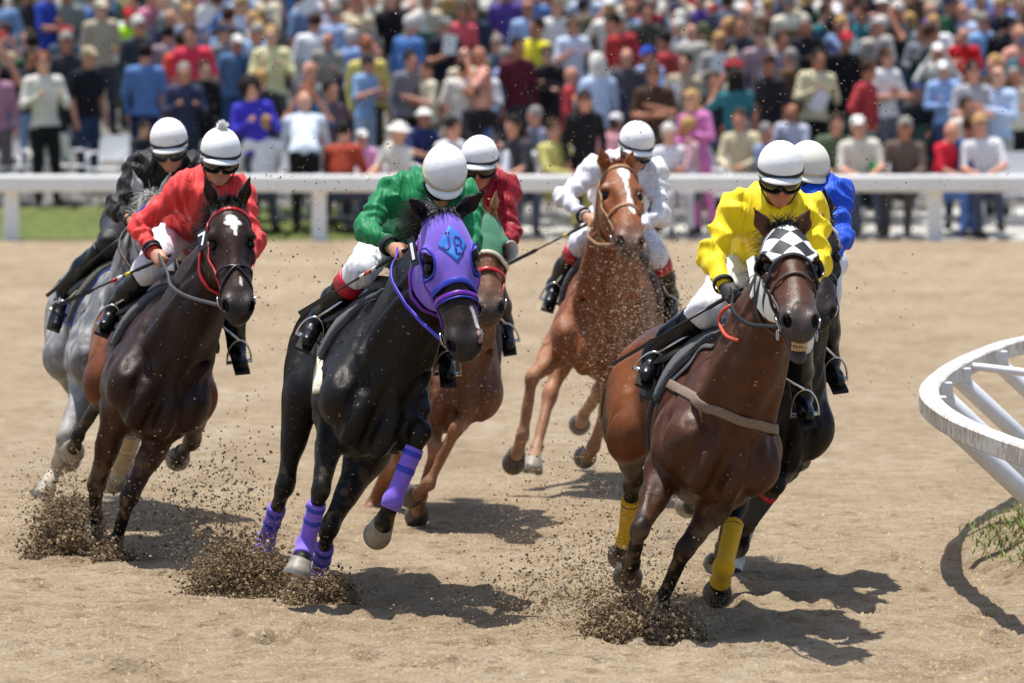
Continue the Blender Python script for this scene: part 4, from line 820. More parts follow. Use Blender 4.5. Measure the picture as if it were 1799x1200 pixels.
        q = Pn-ch; bx = q@across; tz = q@nrm(pv-ch); f_ = np.sqrt(np.sin(.5*(70*bx+20*tz+2.5*lowf))**2+.02)-.6; g_ = np.sqrt(np.sin(.5*(-40*bx+30*tz+2*lowf)+2)**2+.02)-.6; tot += (1-wsum)*(.018*f_+.016*g_)
        D[I, J_, K_] = dd+tot
        for w_, d_ in ends:
            s = (X-w_[0])*d_[0]+(Y-w_[1])*d_[1]+(Z-w_[2])*d_[2]; r = np.sqrt((X-w_[0])**2+(Y-w_[1])**2+(Z-w_[2])**2); D = np.where(r < .12, np.maximum(D, s+.012), D)
        t = nrm(md-pv); s = (X-pv[0])*t[0]+(Y-pv[1])*t[1]+(Z-pv[2])*t[2]; r = np.sqrt((X-pv[0])**2+(Y-pv[1])**2+(Z-pv[2])**2); D = np.where(r < .3, np.maximum(D, .0-s), D)
        return D
    Pm, Q = sdf_mesh(b+ar+col, .0088, extra=ex, smooth=1); jk = obj('silk_jacket', mesh_np('silk_jacket', Pm, Q), jm, root); K.jp = b+ar; K.jacket = jk
    for w_, e_, cf in ((wL, eL, J.get('cuffL')), (wR, eR, J.get('cuffR'))):
        if not cf: continue
        d_ = nrm(w_-e_)
        for t_, wd in cf:
            mb = MB(); c = w_-d_*t_; u = nrm(np.cross(d_, V(0, .3, 1))); v = np.cross(d_, u); R = []
            for o, r in ((-wd/2, .036), (-wd/2, .0425+t_*.06), (wd/2, .042+t_*.06), (wd/2, .035)): R.append([c+d_*o+(r+J.get('loose', .009)*.5)*(u*math.cos(a)+v*math.sin(a)) for a in np.linspace(0, 2*math.pi, 20, endpoint=False)])
            mb.rings(R, closed=True); mb.build('cuff_band', J.get('cuffm', CLOTH_BLACK), jk, True)
    # breeches
    Bp = [cone(hips[0], hips[1], .112, .112, .05, 'b'), cone(pv, md*.35+pv*.65, .125, .12, .06, 'b')]; bt = []
    for s in (0, 1):
        cm = kn[s]*.72+an[s]*.28; Bp += [cone(hips[s], kn[s], .10, .072, .05, 'b'), cone(kn[s], cm, .068, .058, .04, 'b')]
        bt.append((kn[s]*.80+an[s]*.20, nrm(an[s]-kn[s])))
    def exb(D, X, Y, Z): return D+wrinkle(Y, Z, X, .004, 26)+creases(Z, X, Y, .010, 50)
    Pm, Q = sdf_mesh(Bp, .013, extra=exb, smooth=1); obj('breeches', mesh_np('breeches', Pm, Q), J.get('breeches', BREECHES), root)
    # boots with a red or plain top, and the stirrup iron
    for s in (0, 1):
        k0, d_ = bt[s]; a, t = an[s], to[s]; fd = nrm(t-a); dn = nrm(d_*.8+V(0, 0, -.5)); dn = nrm(dn-fd*(dn@fd)); sd = np.cross(fd, dn)
        cf = (k0*.45+a*.55)-fd*.012
        bp = [cone(k0, cf, .066, .060, .03, 'b'), cone(cf, a, .060, .045, .03, 'b'), ell(a+dn*.01, np.array([fd, sd, dn]), (.05, .042, .05), .03, 'b'), cone(a+dn*.035-fd*.02, t+dn*.02, .040, .034, .03, 'b', dn, .85)]
        def exk(D, X, Y, Z, k0=k0, d_=d_):
            u = (X-k0[0])*d_[0]+(Y-k0[1])*d_[1]+(Z-k0[2])*d_[2]; return np.maximum(D+wrinkle(X, Z, Y, .0035, 40), -.012-u)
        Pm, Q = sdf_mesh(bp, .0105, extra=exk, smooth=1); bo = obj('boot', mesh_np('boot', Pm, Q), BOOT, root)
        mb = MB(); c = a*.35+t*.65+dn*.058; mb.box(c, (.10, .038, .008), np.array([fd, sd, dn])); mb.box(a+dn*.066-fd*.03, (.035, .036, .016), np.array([fd, sd, dn])); mb.build('sole', SOLE, bo)
        if J.get('boot_top'):
            mb = MB(); u = nrm(np.cross(d_, V(0, .3, 1))); v = np.cross(d_, u); R = []
            for o, r in ((-.018, .066), (-.018, .074), (.05, .0715), (.05, .064)): R.append([k0+d_*o+r*(u*math.cos(q)+v*math.sin(q)) for q in np.linspace(0, 2*math.pi, 20, endpoint=False)])
            mb.rings(R, closed=True); mb.build('boot_cuff', J['boot_top'], bo, True)
        mb = MB(); c = a*.45+t*.55+dn*.072; arch = [c+sd*.062*math.cos(q)-dn*(.015+.125*math.sin(q)) for q in np.linspace(0, math.pi, 14)]
        mb.tube([c-sd*.062]+arch[::-1]+[c+sd*.062], .006, 6); mb.tube([c-sd*.062-dn*.01, c+sd*.062-dn*.01], .010, 6); mb.tube([c-dn*.14, c-dn*.14+nrm(H.tp(-.02, -.2+.4*s, .2)-c)*.22], .008, 6); mb.build('stirrup_iron', STEEL, H.root, True)
    # helmet, band, peak, goggles
    hm = J.get('helm', HELMET_W); mb = MB(); R = []
    prof = [(.005, 1.)]+[(math.sin(t), math.cos(t)) for t in np.linspace(.12, math.pi*.5, 9)]
    ring = lambda r, u, q, o=0.: hq((.101*r+o)*math.sin(q), -.012+(.121*r+o)*math.cos(q), .028+u)
    qs = np.linspace(0, 2*math.pi, 36, endpoint=False)
    for r, z in prof: R.append([ring(r, .108*z, q) for q in qs])
    low = lambda q: -.052+.026*max(0, math.cos(q))-.02*max(0, -math.cos(q))
    for f in (.25, .5, .75, 1.): R.append([ring(1-.02*f*f, low(q)*f, q) for q in qs])
    R.append([ring(.965, low(q)-.004, q) for q in qs]); R.append([ring(.92, low(q)+.002, q) for q in qs]); R.append([ring(.9, .02, q) for q in qs])
    mb.rings(R); ho = mb.build('helmet', hm, root, True)
    mb = MB(); R = []
    for z, o in ((.010, .0015), (.009, .0045), (-.006, .0045), (-.007, .0015)): R.append([ring(1, z-.018, q, o) for q in qs])
    mb.rings(R, closed=True); mb.build('helmet_band', J.get('band', BAND_BLACK), ho, True)
    mb = MB(); top = []; bot = []; q2 = np.linspace(-1.0, 1.0, 15)
    inner = [ring(.99, low(q)+.012, q) for q in q2]; outer = [ring(1., low(q)-.004-.006*math.cos(q*1.5), q, .034*math.cos(q*1.45)) for q in q2]
    Rr = [[i, o, o-U*.004, i-U*.005] for i, o in zip(inner, outer)]; mb.rings(Rr); mb.build('peak', hm, ho, True)
    if J.get('pompom'):
        mb = MB(); c = hq(0, -.012, .148); rg = np.random.default_rng(5); pts = []
        for _ in range(260): v = nrm(rg.normal(0, 1, 3)); pts.append((c+v*.012, v))
        hair('pompom', [p for p, v in pts], [v for p, v in pts], .024, hm, ho, .004, 0., .25, 3, rg)
    if J.get('goggles', True):
        mb = MB(); R = []
        for q in np.linspace(-1.32, 1.32, 25):
            e = 1-abs(q/1.32)**6*.55; nose = .016*math.exp(-(q/.16)**2); hi_ = -.006*1+.0; top_ = -.004; bt_ = -.004-.062*e+nose; r1, r2 = .090, .113
            p = lambda u, o: hq((r1+o)*math.sin(q), -.008+(r2+o)*math.cos(q), u)
            R.append([p(top_, -.02), p(top_, .004), p(top_*.6+bt_*.4, .010), p(bt_+.004, .006), p(bt_, -.02)])
        mb.rings(R); g = mb.build('goggles', J.get('lens', LENS), root, True)
        mb = MB(); mb.tube([hq(.097*math.sin(q), -.008+(.119)*math.cos(q), -.004-.062*(1-abs(q/1.32)**6*.55)+.016*math.exp(-(q/.16)**2)) for q in np.linspace(-1.3, 1.3, 25)], .0045, 6); mb.build('goggle_frame', FRAME, g, True)
    # chin strap
    mb = MB(); mb.tube([hq(.085, -.0, -.03), hq(.080, .015, -.08), hq(.052, .04, -.128), hq(0, .055, -.15), hq(-.052, .04, -.128), hq(-.080, .015, -.08), hq(-.085, 0, -.03)], .006, 6, sq=.6); mb.build('chin_strap', BAND_BLACK, ho, True)
    K.C, K.hq, K.U = C, hq, U
    return K
def whip(hand_p, tip, label, stripes=(), flap=.020):
    """riding whip: grip, thin shaft, leather flap at the tip, bright rings near the hand"""
    a = np.asarray(hand_p); b = np.asarray(tip); d = nrm(b-a); root = empty('whip', a); tag(root, label, 'whip', 'jockey whips'); L = np.linalg.norm(b-a)
    mb = MB(); mb.tube([a-d*.07, a-d*.06, a+d*.12, a+d*.13], [.008, .011, .009, .006], 8); mb.build('grip', BAND_BLACK, root, True)
    mb = MB(); mb.tube([a+d*.12, a+d*(L*.66)], [.0065, .0045], 8); mb.build('shaft', LEATHER_BLACK, root, True)
    u = nrm(np.cross(d, V(0, 1, 0))); v = np.cross(d, u); mb = MB(); R = []
    for t, w in ((.62, .006), (.66, .012), (.72, .5*flap), (1., .5*flap)): c = a+d*L*t; R.append([c+u*w+v*.004, c-u*w+v*.004, c-u*w-v*.004, c+u*w-v*.004])
    mb.rings(R); mb.build('flap', M('whip_flap', '#2b2a28', .6, noise=.3), root)
    for t, c in stripes: mb = MB(); p = a+d*t; mb.tube([p-d*.014, p+d*.014], .0095, 8); mb.build('grip_ring', M('tape'+c, c, .5), root, True)
    return root
SILK = dict(red=cloth_mat('silk_red', '#e2423f', .40), black=cloth_mat('silk_black', '#101114', .36, .35), green=cloth_mat('silk_green', '#0c7a47', .36), maroon=cloth_mat('silk_maroon', '#930f20', .34), white=cloth_mat('silk_white', '#e4e4e8', .5, .18), yellow=cloth_mat('silk_yellow', '#f5d81c', .36), blue=cloth_mat('silk_blue', '#1a4fc8', .36))
RED_TOP = mat('boot_top_red', '#b3152c', .4)
j_red = jockey(bay, 'jockey in coral red silks with pompom helmet, riding the white-starred bay', dict(head=(387, 272), look=(6, 16, 4), shL=(322, 330), shR=(422, 342), pelvis=(330, 415), elL=(243, 398, -1), wrL=(272, 446, -1), elR=(446, 424, -1), wrR=(428, 470, -1),
    knL=(262, 470), anL=(206, 548), toeL=(188, 566), knR=(405, 490), anR=(415, 600), toeR=(424, 632), silk=SILK['red'], pompom=1, cuffL=((.05, .014), (.022, .014)), skin=SKIN))
j_blk = jockey(gry, 'jockey in muddy black jacket and dirt-specked helmet, riding the grey', dict(head=(297, 252), look=(0, 18, -4), shL=(243, 296), shR=(345, 298), pelvis=(235, 400), elL=(203, 368, -1), wrL=(232, 388, -1), elR=(360, 385, -1), wrR=(300, 405, -1),
    knL=(196, 425), anL=(140, 518), toeL=(118, 572), knR=(320, 450), anR=(320, 540), toeR=(325, 570), silk=SILK['black'], helm=HELMET_DIRTY, lens=LENS_CLEAR, breeches=mat('breeches_dark', '#191a1f', .6, bump=.3)))
j_grn = jockey(black, 'jockey in green silks with cream helmet band, head tucked low behind the purple hood', dict(head=(781, 306, .10), look=(4, 50, 6), shL=(688, 338), shR=(818, 350), pelvis=(700, 428), elL=(640, 402, -1), wrL=(690, 436, -1), elR=(826, 425, -1), wrR=(796, 455, -1),
    knL=(632, 478), anL=(560, 560), toeL=(542, 592), knR=(790, 520), anR=(785, 620), toeR=(788, 652), silk=SILK['green'], band=BAND_CREAM, boot_top=RED_TOP, cuffL=((.03, .03),)))
j_mar = jockey(mar, 'jockey in maroon silks and dark goggles, between the green and white riders', dict(head=(842, 283), look=(-4, 14, 2), shL=(800, 335), shR=(888, 334), pelvis=(838, 420), elL=(790, 420, -1), wrL=(830, 450, -1), elR=(898, 412, -1), wrR=(866, 442, -1),
    knL=(788, 500), anL=(770, 580), toeL=(762, 605), knR=(862, 492), anR=(870, 570), toeR=(878, 602), silk=SILK['maroon'], skin=SKIN_RED))
j_wht = jockey(ches, 'jockey in mud-spotted white silks, riding the blazed chestnut', dict(head=(1118, 255), look=(10, 22, 6), shL=(1042, 300), shR=(1152, 304), pelvis=(1085, 390), elL=(990, 348, -1), wrL=(1030, 382, -1), elR=(1162, 380, -1), wrR=(1122, 398, -1),
    knL=(1022, 428), anL=(976, 500), toeL=(968, 526), knR=(1152, 448), anR=(1148, 520), toeR=(1154, 548), silk=SILK['white'], cuffL=((.03, .016),), boot_top=RED_TOP))
j_yel = jockey(lead, 'jockey in bright yellow silks and black gloves, on the checked-hood horse', dict(head=(1371, 302), look=(3, 18, 2), shL=(1293, 362), shR=(1426, 374), pelvis=(1335, 468), elL=(1250, 452, -1), wrL=(1274, 506, -1), elR=(1440, 462, -1), wrR=(1412, 506, -1),
    knL=(1238, 545), anL=(1172, 636), toeL=(1150, 660), knR=(1400, 590), anR=(1408, 690), toeR=(1418, 722), silk=SILK['yellow'], glove=1, skin=SKIN_RED, cuffL=((.03, .02),)))
j_blu = jockey(blu, 'jockey in royal blue silks half hidden behind the yellow rider', dict(head=(1420, 298, .3), look=(14, 22, 4), shL=(1392, 352), shR=(1464, 340), pelvis=(1420, 455), elL=(1375, 430, -1), wrL=(1410, 470, -1), elR=(1482, 418, -1), wrR=(1452, 462, -1),
    knL=(1372, 530), anL=(1350, 630), toeL=(1345, 660), knR=(1450, 512), anR=(1458, 630), toeR=(1474, 664), silk=SILK['blue'], helm=HELMET_CREAM, band=BAND_CREAM))
# ------------------------------------------------------------------ hoods, wraps, bridles, saddlery, whips
def weave(name, col, rough=.75): return mat(name, col, rough, .25, noise=.12, nscale=25, bump=.35, bscale=160, bdist=.003, sheen=.2)
PURPLE = weave('purple_nylon', '#7d61cf'); PURPLE2 = mat('purple_strap', '#6a22a0', .4); BLUE_TRIM = mat('blue_trim', '#2337b0', .5); YELLOW_WRAP = weave('yellow_bandage', '#d9a912'); GREEN_HOOD = weave('green_hood', '#3f7a5c'); CREAM = mat('cream_fleece', '#d8cdb4', .8, bump=.4, bscale=120)
WRAP_TAN = weave('tan_bandage', '#b9a27c'); RED_TAPE = mat('red_tape', '#c8182c', .6); BOOT_GREY = mat('leg_boot_grey', '#3b3a3a', .7); SKYB = mat('emblem_blue', '#2f7fdc', .55); INDIGO = mat('emblem_ink', '#3b2f94', .6); CUP_W = mat('eye_cup_white', '#d9d6cf', .4); CUP_B = mat('eye_cup_black', '#0e0e10', .35)
def checker_mat():
    m = mat('check_hood', rough=.65); nt = m.node_tree; b = nt.nodes['Principled BSDF']; a = nt.nodes.new('ShaderNodeAttribute'); a.attribute_name = 'face'
    mp = nt.nodes.new('ShaderNodeMapping'); mp.inputs['Rotation'].default_value = (0, 0, math.radians(45)); mp.inputs['Location'].default_value = (.012, .004, .5); mp.inputs['Scale'].default_value = (1, 1, 0); nt.links.new(a.outputs['Vector'], mp.inputs['Vector'])
    c = nt.nodes.new('ShaderNodeTexChecker'); c.inputs['Scale'].default_value = 1/.066; c.inputs[1].default_value = (*srgb('#f0f0ee'), 1); c.inputs[2].default_value = (*srgb('#26262b'), 1); nt.links.new(mp.outputs[0], c.inputs['Vector']); nt.links.new(c.outputs[0], b.inputs['Base Color'])
    return m
def eye_cup(H, s, m, parent, depth=.055, r=.05):
    c = H.hp(.208, s*.098, -.052); out = nrm(H.Hd[1]*s*.8+H.Hd[2]*.35); bk = nrm(-H.Hd[0]*.75-H.Hd[2]*.55); bk = nrm(bk-out*(bk@out)); sd = np.cross(out, bk); mb = MB(); R = []
    for t in np.linspace(-1.75, 1.75, 17):
        rad = bk*math.cos(t)+sd*math.sin(t); k = depth*(.35+.65*max(0, math.cos(t*.8))); R.append([c+rad*r-out*.02, c+rad*(r+.004)-out*.02, c+rad*(r*.95+.004)+out*k, c+rad*r*.92+out*k*1.04, c+rad*(r*.95-.002)+out*k])
    mb.rings(R); return mb.build('eye_cup', m, parent, True)
def eye_rim(H, m, parent, r=.058):
    ps = H.hood_prims
    for s in (-1, 1):
        c = H.hp(.208, s*.10, -.052); out = nrm(H.Hd[1]*s*.72+H.Hd[2]*.6); u = nrm(H.Hd[0]-out*(H.Hd[0]@out)); v = np.cross(out, u)
        g = [c+r*H.sc*(u*math.cos(t)+v*math.sin(t))+out*.01 for t in np.linspace(0, 2*math.pi, 30)]; P, N = project(ps, g, .008); mb = MB(); mb.tube(P, .006, 6); mb.build('eye_rim', m, parent, True)
# --- black horse: purple hood with the lettered diamond
hb = hood(black, 'hood', PURPLE, f_lo=-.05, f_hi=.315, back=-.24, eye=.060, side=.25); tag(hb, 'purple stretch hood with blue edging and lettered diamond'); eye_rim(black, BLUE_TRIM, hb, .060)
strap('hood_trim', black.hood_prims, [black.hp(.335, -.10, -.14), black.hp(.318, -.085, -.06), black.hp(.308, 0, .02), black.hp(.318, .085, -.06), black.hp(.335, .10, -.14)], .026, .003, BLUE_TRIM, hb, 30, .008)
for s in (-1, 1):
    b0 = black.hp(-.012, s*.058, -.055); mb = MB(); g = [b0+.045*(black.Hd[1]*math.cos(t)*s+black.Hd[2]*math.sin(t))+black.Hd[0]*.012 for t in np.linspace(-1.2, 3.6, 24)]; P, N = project(black.hood_prims, g, .009); mb.tube(P, .006, 6); mb.build('ear_trim', BLUE_TRIM, hb, True)
def patch(H, name, corners, off, m, parent, n=10):
    """flat cloth patch laid on the hood, corners given in face coordinates"""
    a, b, c, d = [np.array(q) for q in corners]; G = []
    for i in range(n+1):
        for j in range(n+1): u, v = i/n, j/n; q = (1-u)*((1-v)*a+v*d)+u*((1-v)*b+v*c); G.append(H.hp(q[0], q[1], .03))
    P, N = project(H.hood_prims, G, off, 10); F = [(i*(n+1)+j, i*(n+1)+j+1, (i+1)*(n+1)+j+1, (i+1)*(n+1)+j) for i in range(n) for j in range(n)]
    me = mesh_py(name, P, F, True); o = obj(name, me, m, parent); sd_ = o.modifiers.new('thick', 'SOLIDIFY'); sd_.thickness = .0015; sd_.offset = 0; return o
dm = patch(black, 'emblem_diamond', [(.074, .004), (.156, -.056), (.238, .012), (.156, .070)], .0095, SKYB, hb)
for ch, f0, l0, sz in (('J', .143, -.017, .074), ('B', .164, .027, .074)):
    for st in GL[ch]:
        q = []; 
        for a, b in zip(st[:-1], st[1:]): q += [(a[0]+(b[0]-a[0])*t, a[1]+(b[1]-a[1])*t) for t in (0, .33, .66)]
        q.append(st[-1]); P, N = project(black.hood_prims, [black.hp(f0-y*sz+.10*x*sz, l0+x*sz*.8, .03) for x, y in q], .0115, 10); ribbon('letter_'+ch.lower(), P, N, .010, .0015, INDIGO, hb)
bridle(black, PURPLE2, brow=False, nose=.372, bmat=PURPLE2, w=.022, rings_at=.50, off=.009)
strap('strap_edge', [p for p in black.head_prims if p.op == 0], [black.hp(.385, -.09, -.13), black.hp(.383, -.085, -.06), black.hp(.38, 0, .02), black.hp(.383, .085, -.06), black.hp(.385, .09, -.13)], .008, .003, BLUE_TRIM, black.bridle, 30, .008)
number_tag(black, '1', -1, f=.10, l=.125, n=-.12, size=(.020, .072))
for kx in ('fr', 'fl'): leg_wrap(black, kx, .22, 1.12, PURPLE, ((.27, .36), (.50, .60)), BLUE_TRIM)
for kx in ('hr', 'hl'): leg_wrap(black, kx, .38, 1.10, PURPLE, ((.43, .51), (.62, .70)), BLUE_TRIM)
# --- lead horse: checked hood with black eye cups
hl_ = hood(lead, 'hood', checker_mat(), f_lo=-.0, f_hi=.225, back=-.26, eye=.050, side=1.35); tag(hl_, 'white hood with large black checks and black eye cups')
strap('hood_trim', lead.hood_prims, [lead.hp(.37, -.10, -.17), lead.hp(.315, -.10, -.12), lead.hp(.245, -.07, -.03), lead.hp(.226, 0, .02), lead.hp(.245, .07, -.03), lead.hp(.315, .10, -.12), lead.hp(.37, .10, -.17)], .018, .003, CLOTH_BLACK, hl_, 40, .008)
for s in (-1, 1): eye_cup(lead, s, CUP_B, hl_, .034, .043)
bridle(lead, LEATHER_BROWN, brow=False, nose=.335, w=.018, rings_at=.49, off=.006); number_tag(lead, None, -1, plate='#d8d6cc', f=.10, l=.13, n=-.13, size=(.02, .06))
for s in (-1, 1):   # ring bit with chain
    c = lead.hp(.515, s*.075, -.14); mb = MB(); mb.tube([c+.024*(lead.Hd[0]*math.cos(t)+lead.Hd[2]*math.sin(t)) for t in np.linspace(0, 2*math.pi, 16)], .004, 6); mb.build('bit_ring', STEEL, lead.bridle, True)
for i in range(6):   # bared teeth, upper and lower row
    x = (i-2.5)*.0105
    for f0, n0, hh_ in ((.594, -.121, .009), (.600, -.143, .008)):
        c = lead.hp(f0-x*x*9, x, n0); ay = nrm(lead.Hd[2]*.95+lead.Hd[0]*.15); mb = MB(); mb.box(c, (.0046, hh_, .006), np.array([lead.Hd[1], ay, np.cross(lead.Hd[1], ay)])); mb.build('tooth', TEETH, lead.root)
for kx in ('hr', 'hl'): leg_wrap(lead, kx, .30, 1.12, YELLOW_WRAP, ((.36, .385),), CLOTH_BLACK)
lps = lead.trunk_prims+lead.neck_prims+[p for p in lead.leg_prims if p.tag == 'arm']
strap('breast_girth', lps, [hit(lps, x, y, 24.8) for x, y in ((1172, 672), (1212, 694), (1262, 722), (1300, 738), (1345, 749), (1388, 758))], .043, .005, ELASTIC_TAN, lead.root, 40, .006)
strap('girth_strap', lps, [hit(lps, x, y, 25.) for x, y in ((1178, 674), (1205, 648), (1235, 610), (1262, 572))], .028, .004, RUBBER_GREY, lead.root, 24, .006)
# --- bay: red bridle with the number seven
bridle(bay, STRAP_RED, brow=True, nose=None, w=.021, browf=.055, rings_at=.49)
bps = [p for p in bay.head_prims if p.op == 0]
for s in (-1, 1): strap('figure_eight_noseband', bps, [bay.hp(.37, s*.10, -.10), bay.hp(.365, s*.07, -.03), bay.hp(.375, 0, .02), bay.hp(.42, -s*.05, -.0), bay.hp(.49, -s*.08, -.07), bay.hp(.53, -s*.07, -.13)], .013, .004, LEATHER_BLACK, bay.bridle, 26)
number_tag(bay, '7', -1, f=.135, l=.122, n=-.105, size=(.032, .06))
# --- chestnut, maroon's, blue's and the grey's bridles
bridle(ches, LEATHER_TAN, brow=True, nose=.345, w=.022, browf=.055, rings_at=.475)
hm_ = hood(mar, 'hood', GREEN_HOOD, f_lo=-.08, f_hi=.27, back=-.30, eye=.052, side=.5); tag(hm_, 'faded green hood with cream edging'); eye_cup(mar, 1, CUP_W, hm_, .06, .05)
strap('hood_trim', mar.hood_prims, [mar.hp(.31, -.10, -.14), mar.hp(.275, -.085, -.06), mar.hp(.265, 0, .02), mar.hp(.275, .085, -.06), mar.hp(.31, .10, -.14)], .022, .004, CREAM, hm_, 30, .008)
bridle(mar, STRAP_RED, brow=False, nose=.37, rings_at=.48, off=.008)
bridle(blu, LEATHER_BLACK, brow=True, nose=.36, rings_at=.49, bmat=CREAM); bridle(gry, LEATHER_BROWN, brow=True, nose=.36, rings_at=.49, bmat=BLUE_TRIM)
leg_wrap(blu, 'fl', .12, .9, BOOT_GREY, ((.16, .28),), RED_TAPE); leg_wrap(gry, 'fl', .10, 1.1, WRAP_TAN, ((.5, .54),), CREAM); leg_wrap(blu, 'hl', .35, 1.2, mat('white_sock', '#cfcac2', .8), infl=.003, name='white_sock')
# --- saddle cloths, saddles, girths
tack(black, CLOTH_BLACK, girth=CREAM); tack(bay, CLOTH_BLACK, girth=LEATHER_BLACK); tack(lead, CLOTH_BLACK, girth=LEATHER_BLACK); tack(ches, CLOTH_BLACK, girth=LEATHER_BLACK); tack(mar, CLOTH_BLACK, girth=LEATHER_BLACK); tack(blu, CLOTH_BLACK, girth=LEATHER_BLACK); tack(gry, mat('cloth_blue', '#2c3f8c', .7), girth=LEATHER_BROWN, pad=mat('pad_olive', '#4c4a40', .9, noise=.2))
# --- manes and tails
mane(black, MANE_BLACK, 420, .24, 90, .075, back=(-.35, .8, .3)); mane(bay, MANE_BLACK, 380, .20, 120, .10, back=(-.3, .8, .2)); mane(lead, MANE_BLACK, 320, .18, 90, .10); mane(ches, MANE_RED, 300, .16, 60, .08); mane(mar, MANE_RED, 200, .16, 30); mane(blu, MANE_BLACK, 240, .18, 60); mane(gry, MANE_GREY, 240, .18, 60)
for h_, m_ in ((black, MANE_BLACK), (bay, MANE_BLACK), (lead, MANE_BLACK), (ches, MANE_RED), (mar, MANE_RED), (blu, MANE_BLACK), (gry, MANE_GREY)): tail(h_, m_)
# --- reins into the riders' hands
def hp_(K, s): return K.wL+V(.02, -.05, .0) if s < 0 else K.wR+V(-.02, -.05, 0)
for h_, k_, m_ in ((black, j_grn, mat('rein_purple', '#3d2fb0', .45)), (bay, j_red, RUBBER_GREY), (lead, j_yel, LEATHER_BLACK), (ches, j_wht, LEATHER_TAN), (mar, j_mar, LEATHER_BROWN), (blu, j_blu, LEATHER_BLACK), (gry, j_blk, LEATHER_BROWN)): reins(h_, m_, [hp_(k_, -1), hp_(k_, 1)])
# --- whips
def wt(K, px, py, D): return K.wL+V(.02, -.045, -.03), at(px, py, D)
whip(*wt(j_red, 93, 541, 28.55), 'black riding whip with yellow and white rings in the red-clad jockey\'s hand', ((.17, '#e0c020'), (.215, '#e8e8e8'), (.25, '#b02028')))
whip(*wt(j_blk, 82, 520, 30.75), 'muddy grey-brown whip in the black-jacketed jockey\'s hand, at the far left')
whip(*wt(j_grn, 526, 551, 26.6), 'dark whip with orange and white rings in the green-clad jockey\'s hand', ((.16, '#e8e4e0'), (.20, '#d8502a'), (.24, '#e8e4e0')), .024)
whip(*wt(j_wht, 889, 466, 32.4), 'thin black whip with yellow ring held by the white-clad jockey', ((.16, '#d8b020'),))
whip(*wt(j_yel, 1076, 640, 25.2), 'plain black whip in the yellow-clad jockey\'s gloved hand', (), .016)
# --- girth end on the black horse, arrow patch on the yellow sleeve
gps = black.trunk_prims
gp_ = spline([hit(black.prims, x, y, 26.7)+V(0, -.02, 0) for x, y in ((566, 602), (563, 632), (560, 660), (556, 690))], 14); ribbon('girth_end', gp_, [V(-.25, -1, .1)]*14, .042, .005, CREAM, black.root)
q = [hit(j_yel.jp, x, y, 25.2)+V(0, -.03, 0) for x, y in ((1424, 484), (1443, 498), (1424, 512), (1411, 498))]
mb = MB(); mb.add(q+[p+V(0, .006, 0) for p in q], [(0, 1, 2, 3), (7, 6, 5, 4), (0, 4, 5, 1), (1, 5, 6, 2), (2, 6, 7, 3), (3, 7, 4, 0)]); mb.build('sleeve_patch', CLOTH_BLACK, j_yel.jacket)
mb = MB(); mb.tube(spline([hit(lead.neck_prims+lead.trunk_prims, x, y, 24.8)+V(0, -.012, 0) for x, y in ((1284, 536), (1268, 548), (1264, 568), (1276, 590), (1296, 598))], 20), .008, 8); mb.build('rein_loop', mat('rein_orange', '#c8492c', .5), lead.root, True)
# ------------------------------------------------------------------ chairs, benches and the crowd
CHAIR_M = mat('chair_plastic_white', '#dcdcdc', .5)
def chair_proto():
    r = empty('plastic_chair', (0, 0, 0))
    mb = MB(); mb.rings([[(x, y, z) for x, y in ((-.22*s, -.2*s), (.22*s, -.2*s), (.2*s, .2*s), (-.2*s, .2*s))] for z, s in ((.42, .95), (.43, 1), (.455, 1), (.46, .96))]); mb.build('seat', CHAIR_M, r)
    mb = MB(); mb.rings([[(x*w, .19+o+d, z) for x, d in ((-.2, -.012), (-.1, .0), (.1, .0), (.2, -.012), (.2, .012), (.1, .025), (-.1, .025), (-.2, .012))] for z, w, o in ((.55, .9, .02), (.62, 1, .035), (.80, 1.02, .07), (.86, .9, .08))]); mb.build('backrest', CHAIR_M, r)
    for sx in (-1, 1):
        mb = MB(); mb.tube([(sx*.2, -.2, 0), (sx*.19, -.17, .42)], .02, 6); mb.build('leg', CHAIR_M, r, True)
        mb = MB(); mb.tube([(sx*.2, .26, 0), (sx*.185, .17, .44), (sx*.19, .22, .58)], .02, 6); mb.build('leg', CHAIR_M, r, True)
        mb = MB(); mb.tube([(sx*.2, -.17, .43), (sx*.22, -.16, .62), (sx*.22, .0, .65), (sx*.2, .2, .64)], .02, 6); mb.build('armrest', CHAIR_M, r, True)
    return r
def copy_tree(o, parent=None):
    c = o.copy(); COL.objects.link(c)
    if parent: c.parent = parent
    for ch in o.children: copy_tree(ch, c)
    return c
chair0 = chair_proto(); first = True; rg = np.random.default_rng(21)
for px_, D_, rz in [(18, 70.7, .4), (190, 70.5, -.3), (118, 70.8, 2.6), (460, 69.0, .2), (505, 69.6, .5), (575, 69.0, -.2), (600, 69.4, 3.0), (655, 69.0, .1), (700, 69.3, .5), (765, 68.9, -.4), (815, 69.2, .1), (905, 69.0, .3), (940, 68.8, -.6), (990, 69.3, .1), (1010, 68.9, 2.8), (1165, 69.0, .2), (1195, 69.3, -.3), (1235, 68.9, .4), (1300, 69.0, .0), (1340, 69.4, -.5), (1505, 69.0, .3), (1540, 69.3, -.2), (1580, 68.9, .1), (1700, 69.0, -.1), (1745, 69.4, .3), (1785, 68.9, .0), (840, 68.8, .2), (1265, 69.3, .5)]:
    c = chair0 if first else copy_tree(chair0); first = False
    c.location = ((px_-899.5)*D_/FPX, D_, elev(D_)); c.rotation_euler = (0, 0, rz); tag(c, 'white plastic chair standing behind the white track fence', 'chair', 'white plastic chairs behind the fence')
BENCH_M = mat('bench_dark_green', '#1f4a42', .5, noise=.15, nscale=5)
